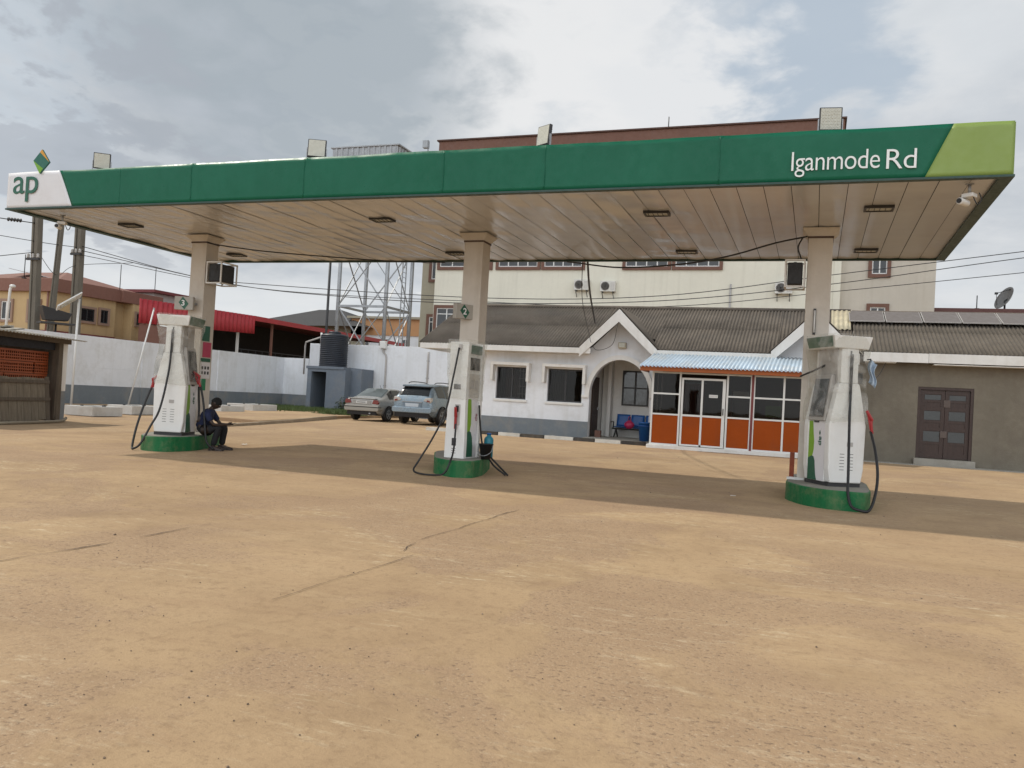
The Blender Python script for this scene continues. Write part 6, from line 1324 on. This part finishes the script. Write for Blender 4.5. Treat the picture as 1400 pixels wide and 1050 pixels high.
for xa, xb in ((KX0, -3.95), (-2.52, -1.82), (-1.74, -.88), (-.88, .30)):
    b = MB(); b.box(xa + .03, xb - .03, KY - .006, KY + .006, .15, 1.035); b.build('orange_panel', m_orange, ki)
    for z0, z1 in ((1.085, 1.675), (1.725, 2.335)):
        b = MB(); b.box(xa + .03, xb - .03, KY - .004, KY + .004, z0, z1); b.build('pane', m_glass, ki)
b = MB(); b.box(KX0 - .006, KX0 + .006, KY + .03, 27.9, .15, 1.035); b.build('orange_panel', m_orange, ki)
b = MB(); b.box(KX0 - .004, KX0 + .004, KY + .03, 27.9, 1.085, 2.335); b.build('pane', m_glass, ki)
b = MB(); b.box(-1.815, -1.745, KY - .045, KY - .031, .10, 2.38); b.build('maroon_post', m_maroon, ki)
dr = MB(); dx0, dx1 = -3.90, -2.57
for a in ((dx0, dx0 + .06, .12, 2.22), (dx1 - .09, dx1, .12, 2.22), (-3.30, -3.24, .12, 2.16), (dx0 + .06, dx1 - .09, 2.16, 2.22), (dx0 + .06, dx1 - .09, .12, .17)): dr.box(a[0], a[1], KY - .05, KY - .005, a[2], a[3])
for a in ((dx0 + .06, -3.30), (-3.24, dx1 - .09)): dr.box(a[0], a[1], KY - .048, KY - .007, 1.03, 1.09)
do = dr.build('door', m_frame, ki)
for a in ((dx0 + .05, -3.29), (-3.25, dx1 - .08)):
    b = MB(); b.box(a[0], a[1], KY - .03, KY - .02, .16, 1.04); b.build('orange_panel', m_orange, do)
    b = MB(); b.box(a[0], a[1], KY - .03, KY - .022, 1.08, 2.17); b.build('pane', m_glass, do)
b = MB(); b.bar((-2.62, KY - .09, 1.12), (-2.62, KY - .09, 1.32), .025, .025); b.bar((-2.62, KY - .09, 1.14), (-2.62, KY - .05, 1.14), .02, .02); b.bar((-2.62, KY - .09, 1.30), (-2.62, KY - .05, 1.30), .02, .02); b.build('handle', m_dark, do)
b = MB(); b.box(-3.06, -2.80, KY - .036, KY - .031, 1.64, 1.73); b.build('door_sign', m_frame, do)
b = MB()
for i in range(6): b.box(-3.04 + i * .038, -3.02 + i * .038, KY - .0385, KY - .036, 1.66, 1.71)
b.build('sign_marks', m_pgrey, do)
b = MB(); b.box(-5.16, KX1 + .3, 25.92, 25.96, 2.38, 2.54); b.box(-5.16, -5.12, 25.96, 27.3, 2.38, 2.54); b.build('awning_fascia', M('fascia_orange', (.34, .085, .012), .55, .1), ki)
m_awn = M('awning_blue_zinc', (.46, .56, .65), .5, .16, 2, metal=.1, dirt=.6, dirtcol=(.52, .50, .46), dscale=1.8)
b = MB(); b.corr((-5.2, 25.84, 2.50), (KX1 + .35, 25.84, 2.50), (KX1 + .35, 27.36, 3.02), (-5.0, 27.36, 3.02), .115, .02, 1); b.build('awning', m_awn, ki, solid=.004)
# things seen through the kiosk glass
t = thing('shop_counter', 'dark counter with a green box behind the kiosk glass', 'counter', (-1.0, 27.5, .13))
b = MB(); b.box(-1.7, .1, 27.35, 27.75, .13, 1.15); b.build('counter_body', M('counter_brown', (.06, .035, .025), .6, .2), t)
b = MB(); b.box(-1.45, -1.0, 27.4, 27.7, 1.15, 1.5); b.build('green_box', M('box_green', (.10, .22, .02), .6, .1), t)
t = thing('drinks_fridge', 'dark upright fridge behind the kiosk panes near the maroon post', 'fridge', (-2.2, 27.5, .13))
b = MB(); b.box(-2.5, -1.9, 27.3, 27.85, .13, 1.95); b.build('cabinet', M('fridge_red', (.12, .02, .018), .4, .1), t, bevel=.02)
b = MB(); b.box(-2.45, -1.95, 27.285, 27.298, .35, 1.65); b.build('glass_door', m_dglass, t)
b = MB(); b.box(-2.44, -1.96, 27.285, 27.298, 1.70, 1.90); b.build('top_panel', m_frame, t)
t = thing('red_curtain', 'dark red curtain hanging inside the kiosk door', 'curtain', (-3.6, 27.3, 1.2))
b = MB(); b.grid(lambda u, v: (-4.1 + .75 * u, 27.5 + .04 * math.sin(u * 38), .9 + 1.2 * v), 60, 2); b.build('cloth', M('curtain_red', (.16, .025, .02), .9, .15), t)
b = MB(); b.tube([(-4.15, 27.5, 2.1), (-3.3, 27.5, 2.1)], .012, 6); b.build('rod', m_steel, t)

# ================================================================== RIGHT BUILDING WITH BROWN DOOR
rb = thing('store_building', 'bare cement building with brown double door and solar panels above', 'building', (6, 30, 0))
b = MB(); b.wall(1.15, 16, 0, 3.2, 27.6, 27.85, [(2.86, 4.34, .2, 2.31)]); b.box(1.15, 1.35, 27.85, 35, 0, 3.2); b.box(15.8, 16, 27.85, 35, 0, 3.2); b.box(1.15, 16, 35, 35.2, 0, 3.2); b.build('wall', m_cement, rb)
b = MB(); b.prism([(27.85, 3.2), (35, 3.2), (31.2, 4.8)], 'x', 1.15, 1.3); b.build('gable_wall', m_white, rb)
m_door = M('brown_door', (.04, .020, .015), .45, .25, 3, .2, 30, stretch=(5, 5, .6)); m_dpan = M('door_grey_panel', (.055, .062, .065), .35, .15)
b = MB(); b.box(2.86, 2.94, 27.62, 27.74, .2, 2.31); b.box(4.26, 4.34, 27.62, 27.74, .2, 2.31); b.box(2.94, 4.26, 27.62, 27.74, 2.23, 2.31); dfr = b.build('door_frame', m_door, rb)
for xa, xb in ((2.945, 3.595), (3.605, 4.255)):
    b = MB(); b.box(xa, xb, 27.70, 27.74, .21, 2.225)
    for xx in (xa, xb - .1): b.box(xx, xx + .1, 27.68, 27.70, .21, 2.225)
    for z0, z1 in ((.21, .36), (.62, .68), (1.02, 1.12), (1.26, 1.32), (1.62, 1.72), (1.86, 1.92), (2.10, 2.225)): b.box(xa + .1, xb - .1, 27.68, 27.70, z0, z1)
    dl = b.build('door', m_door, rb)
    for z0, z1 in ((.70, 1.0), (1.34, 1.60), (1.94, 2.08)):
        b = MB(); b.box(xa + .11, xb - .11, 27.690, 27.699, z0 + .0, z1); b.build('grey_panel', m_dpan, dl)
b = MB(); b.box(3.56, 3.74, 27.655, 27.679, 1.72, 1.94); b.box(3.50, 3.68, 27.655, 27.679, .82, 1.02); b.build('lock_box', M('lock_brown', (.09, .065, .055), .5), rb, bevel=.006)
b = MB(); b.box(2.80, 4.42, 27.40, 27.598, -.02, .19); b.build('door_step', m_conc, rb, bevel=.012)
b = MB(); b.corr((1.05, 27.18, 3.26), (16.3, 27.18, 3.28), (16.3, 31.2, 4.88), (1.05, 31.2, 4.88), .115, .023, 2, 0, .006); b.corr((16.3, 35.4, 3.2), (1.05, 35.4, 3.2), (1.05, 31.2, 4.88), (16.3, 31.2, 4.88), .15, .022, 2); ro = b.build('roof', M('aged_roof', (.125, .105, .082), .9, .25, 1.5, .2, 30, dirt=.5, dirtcol=(.08, .068, .055)), rb, solid=.008, weld=False)
b = MB(); b.tube([(1.05, 31.2, 4.91), (16.3, 31.2, 4.91)], .07, 8); b.build('ridge_cap', m_roof, ro)
b = MB(); b.box(1.3, 3.05, 27.14, 27.175, 2.985, 3.26); b.box(3.06, 16.3, 27.15, 27.185, 2.99, 3.265); b.build('fascia_board', m_white, rb)
b = MB(); b.box(1.35, 2.2, 27.185, 27.6, 2.96, 2.985); b.box(3.2, 16, 27.19, 27.6, 2.94, 2.965); b.build('soffit_board', m_white, rb)
b = MB(); b.corr((.38, 29.3, 4.10), (.98, 29.3, 4.12), (.98, 30.9, 4.93), (.38, 30.9, 4.92), .15, .02, 1); b.build('pale_sheet', M('pale_sheet', (.52, .46, .32), .6, .25, 3), rb, solid=.004)
b = MB(); b.box(1.15, 16.5, 27.0, 27.6, -.05, .012); tag(b.build('pavement_strip', m_conc), kind='structure')
# solar panels
m_sol = M('solar_cell', (.15, .13, .12), .5, .05, .6, spec=.4)
lab_s = ('nearest the column', 'second from the column', 'third from the column', 'fourth from the column', 'fifth from the column', 'sixth from the column')
sp0 = None
for i in range(6):
    xa = .93 + i * 1.115
    if sp0 is None:
        sp0 = thing('solar_module', 'x', 'solar panel', (0, 0, 0), local=True); T = Matrix.Identity(4)
        b = MB(); b.box(0, 1.08, 0, 1.30, 0, .04); b.build('frame', m_pgrey, sp0, bevel=.004)
        b = MB(); b.box(.02, 1.06, .02, 1.28, .0405, .044); b.build('cells', m_sol, sp0)
        b = MB()
        for x in (.15, .9): b.box(x, x + .04, .05, 1.25, -.09, -.001)
        b.build('mounting_rail', m_dark, sp0)
        o = sp0
    else: o = dup(sp0)
    o.location = (xa, 29.78, 4.44 + .012 * noise.noise(Vector((i * 1.7, 0, 0)))); o.rotation_euler = (R_(20.5), 0, 0)
    tag(o, f'grey solar panel on the right hand roof, {lab_s[i]}', 'solar panel', 'solar panels along the store roof')

t = thing('cleaning_rag', 'pale blue rag hanging from the right side of the wrapped right pump', 'rag', (.78, 13.3, 1.9))
b = MB(); b.grid(lambda u, v: (.715 + .09 * u + .02 * math.sin(v * 7), 13.28 + .05 * math.sin(u * 9 + v * 2), 1.78 + .34 * v - .08 * u), 10, 10); b.build('cloth', M('rag_blue', (.45, .55, .66), .9, .1), t, solid=.004)
b = MB(); b.tube([(.68, 13.28, 2.11), (.74, 13.28, 2.12)], .01, 6); b.build('hook', m_dark, t)
# ================================================================== CABLES
def cable(pts, r, label, grp=None, k2=8, nm='power_cable'):
    b = MB(); b.tube(smoothp(pts, k2), r, 5); o = b.build(nm, m_cable); tag(o, label, 'cable', grp); return o
G1 = 'overhead cables across the back'
cable([(-31.0, 28.3, 7.0), (-26.23, 30.0, 5.93), (-22.73, 31.0, 5.68), (-13.2, 32.5, 5.42), (-6, 33.5, 5.72), (.4, 36, 6.97), (7.1, 36, 7.87), (16, 37, 9.2)], .016, 'overhead cable, uppermost of the three right of the right column', G1)
cable([(-31.0, 28.3, 6.8), (-24.1, 30.0, 5.58), (-18.6, 30.0, 5.09), (-13.05, 30.5, 4.95), (-6, 33, 5.45), (.4, 36, 6.6), (7.1, 36, 7.63), (16, 37, 9.0)], .016, 'overhead cable, middle one of the three right of the right column', G1)
cable([(-31.0, 28.3, 6.6), (-22.7, 30.0, 5.4), (-13.2, 32, 5.2), (-6, 34, 5.35), (.4, 36, 6.29), (7.1, 36, 7.07), (16, 37, 8.3)], .014, 'overhead cable, lowest of the three right of the right column', G1)
cable([(-24.5, 42.5, 9.3), (-20, 41, 8.35), (-17, 40, 8.25), (-13, 38, 8.0), (-8, 36, 8.4)], .012, 'thin cable running from the water tower toward the cream building', G1)
cable([(-33, 20, 4.6), (-32, 23.5, 5.5), (-31.0, 26.2, 6.3)], .016, 'cable rising from the frame edge to the thick pole', 'cables at the left poles')
cable([(-33, 20, 7.1), (-32, 23.4, 6.8), (-31.0, 26.2, 6.75), (-31.0, 28.3, 6.9)], .014, 'sagging cable crossing behind the leaning pole', 'cables at the left poles')
cable([(-31.0, 26.25, 6.4), (-30.9, 27.2, 5.5), (-31, 28.3, 6.1), (-29.5, 30.0, 6.5)], .012, 'looping thin cable strung between the three poles', 'cables at the left poles')
cable([(-4.5, 16.54, 4.25), (-5.2, 19.5, 3.95), (-6.2, 24.0, 3.7), (-7.0, 27.2, 3.95)], .024, 'thick black service cable dropping from the canopy to the office gable')
cable([(-4.6, 16.54, 4.2), (-5.5, 20, 3.75), (-6.6, 25, 3.35), (-7.12, 27.25, 3.3), (-6.9, 27.25, 3.05), (-6.4, 27.25, 3.25), (-6.25, 27.25, 3.9)], .009, 'thin looping cable hanging by the white gable board')
cable([(-.23, 13.72, 4.02), (-.7, 13.75, 3.93), (-1.4, 13.85, 3.75), (-2.2, 14.1, 3.66), (-3.4, 14.8, 3.72), (-4.5, 15.8, 3.98), (-4.9, 16.5, 4.12)], .014, 'black cable sagging from the right column cap under the ceiling')
cable([(-.30, 13.71, 4.0), (-.36, 13.74, 3.85), (-.30, 13.76, 3.66)], .012, 'short black lead from the right column cap to its speaker')
cable([(-11.42, 13.46, 4.0), (-11.0, 13.6, 3.94), (-10.2, 14.2, 3.92), (-8.5, 15.5, 3.98), (-7.6, 16.4, 4.1)], .012, 'black cable from the left column cap running under the ceiling')
cable([(-.23, 13.70, 1.85), (-.05, 13.35, 1.92), (.14, 13.25, 2.02)], .016, 'short black lead from the right column into the wrapped pump')
cable([(-11.45, 13.3, 1.9), (-11.2, 12.95, 1.92), (-11.0, 12.75, 1.95)], .014, 'short black lead from the left column into the wrapped pump')
cable([(2.9, 27.2, 3.26), (2.1, 27.3, 3.18), (1.75, 27.1, 2.6), (1.5, 26.9, 2.3)], .010, 'thin cable hanging from the cement building eave')
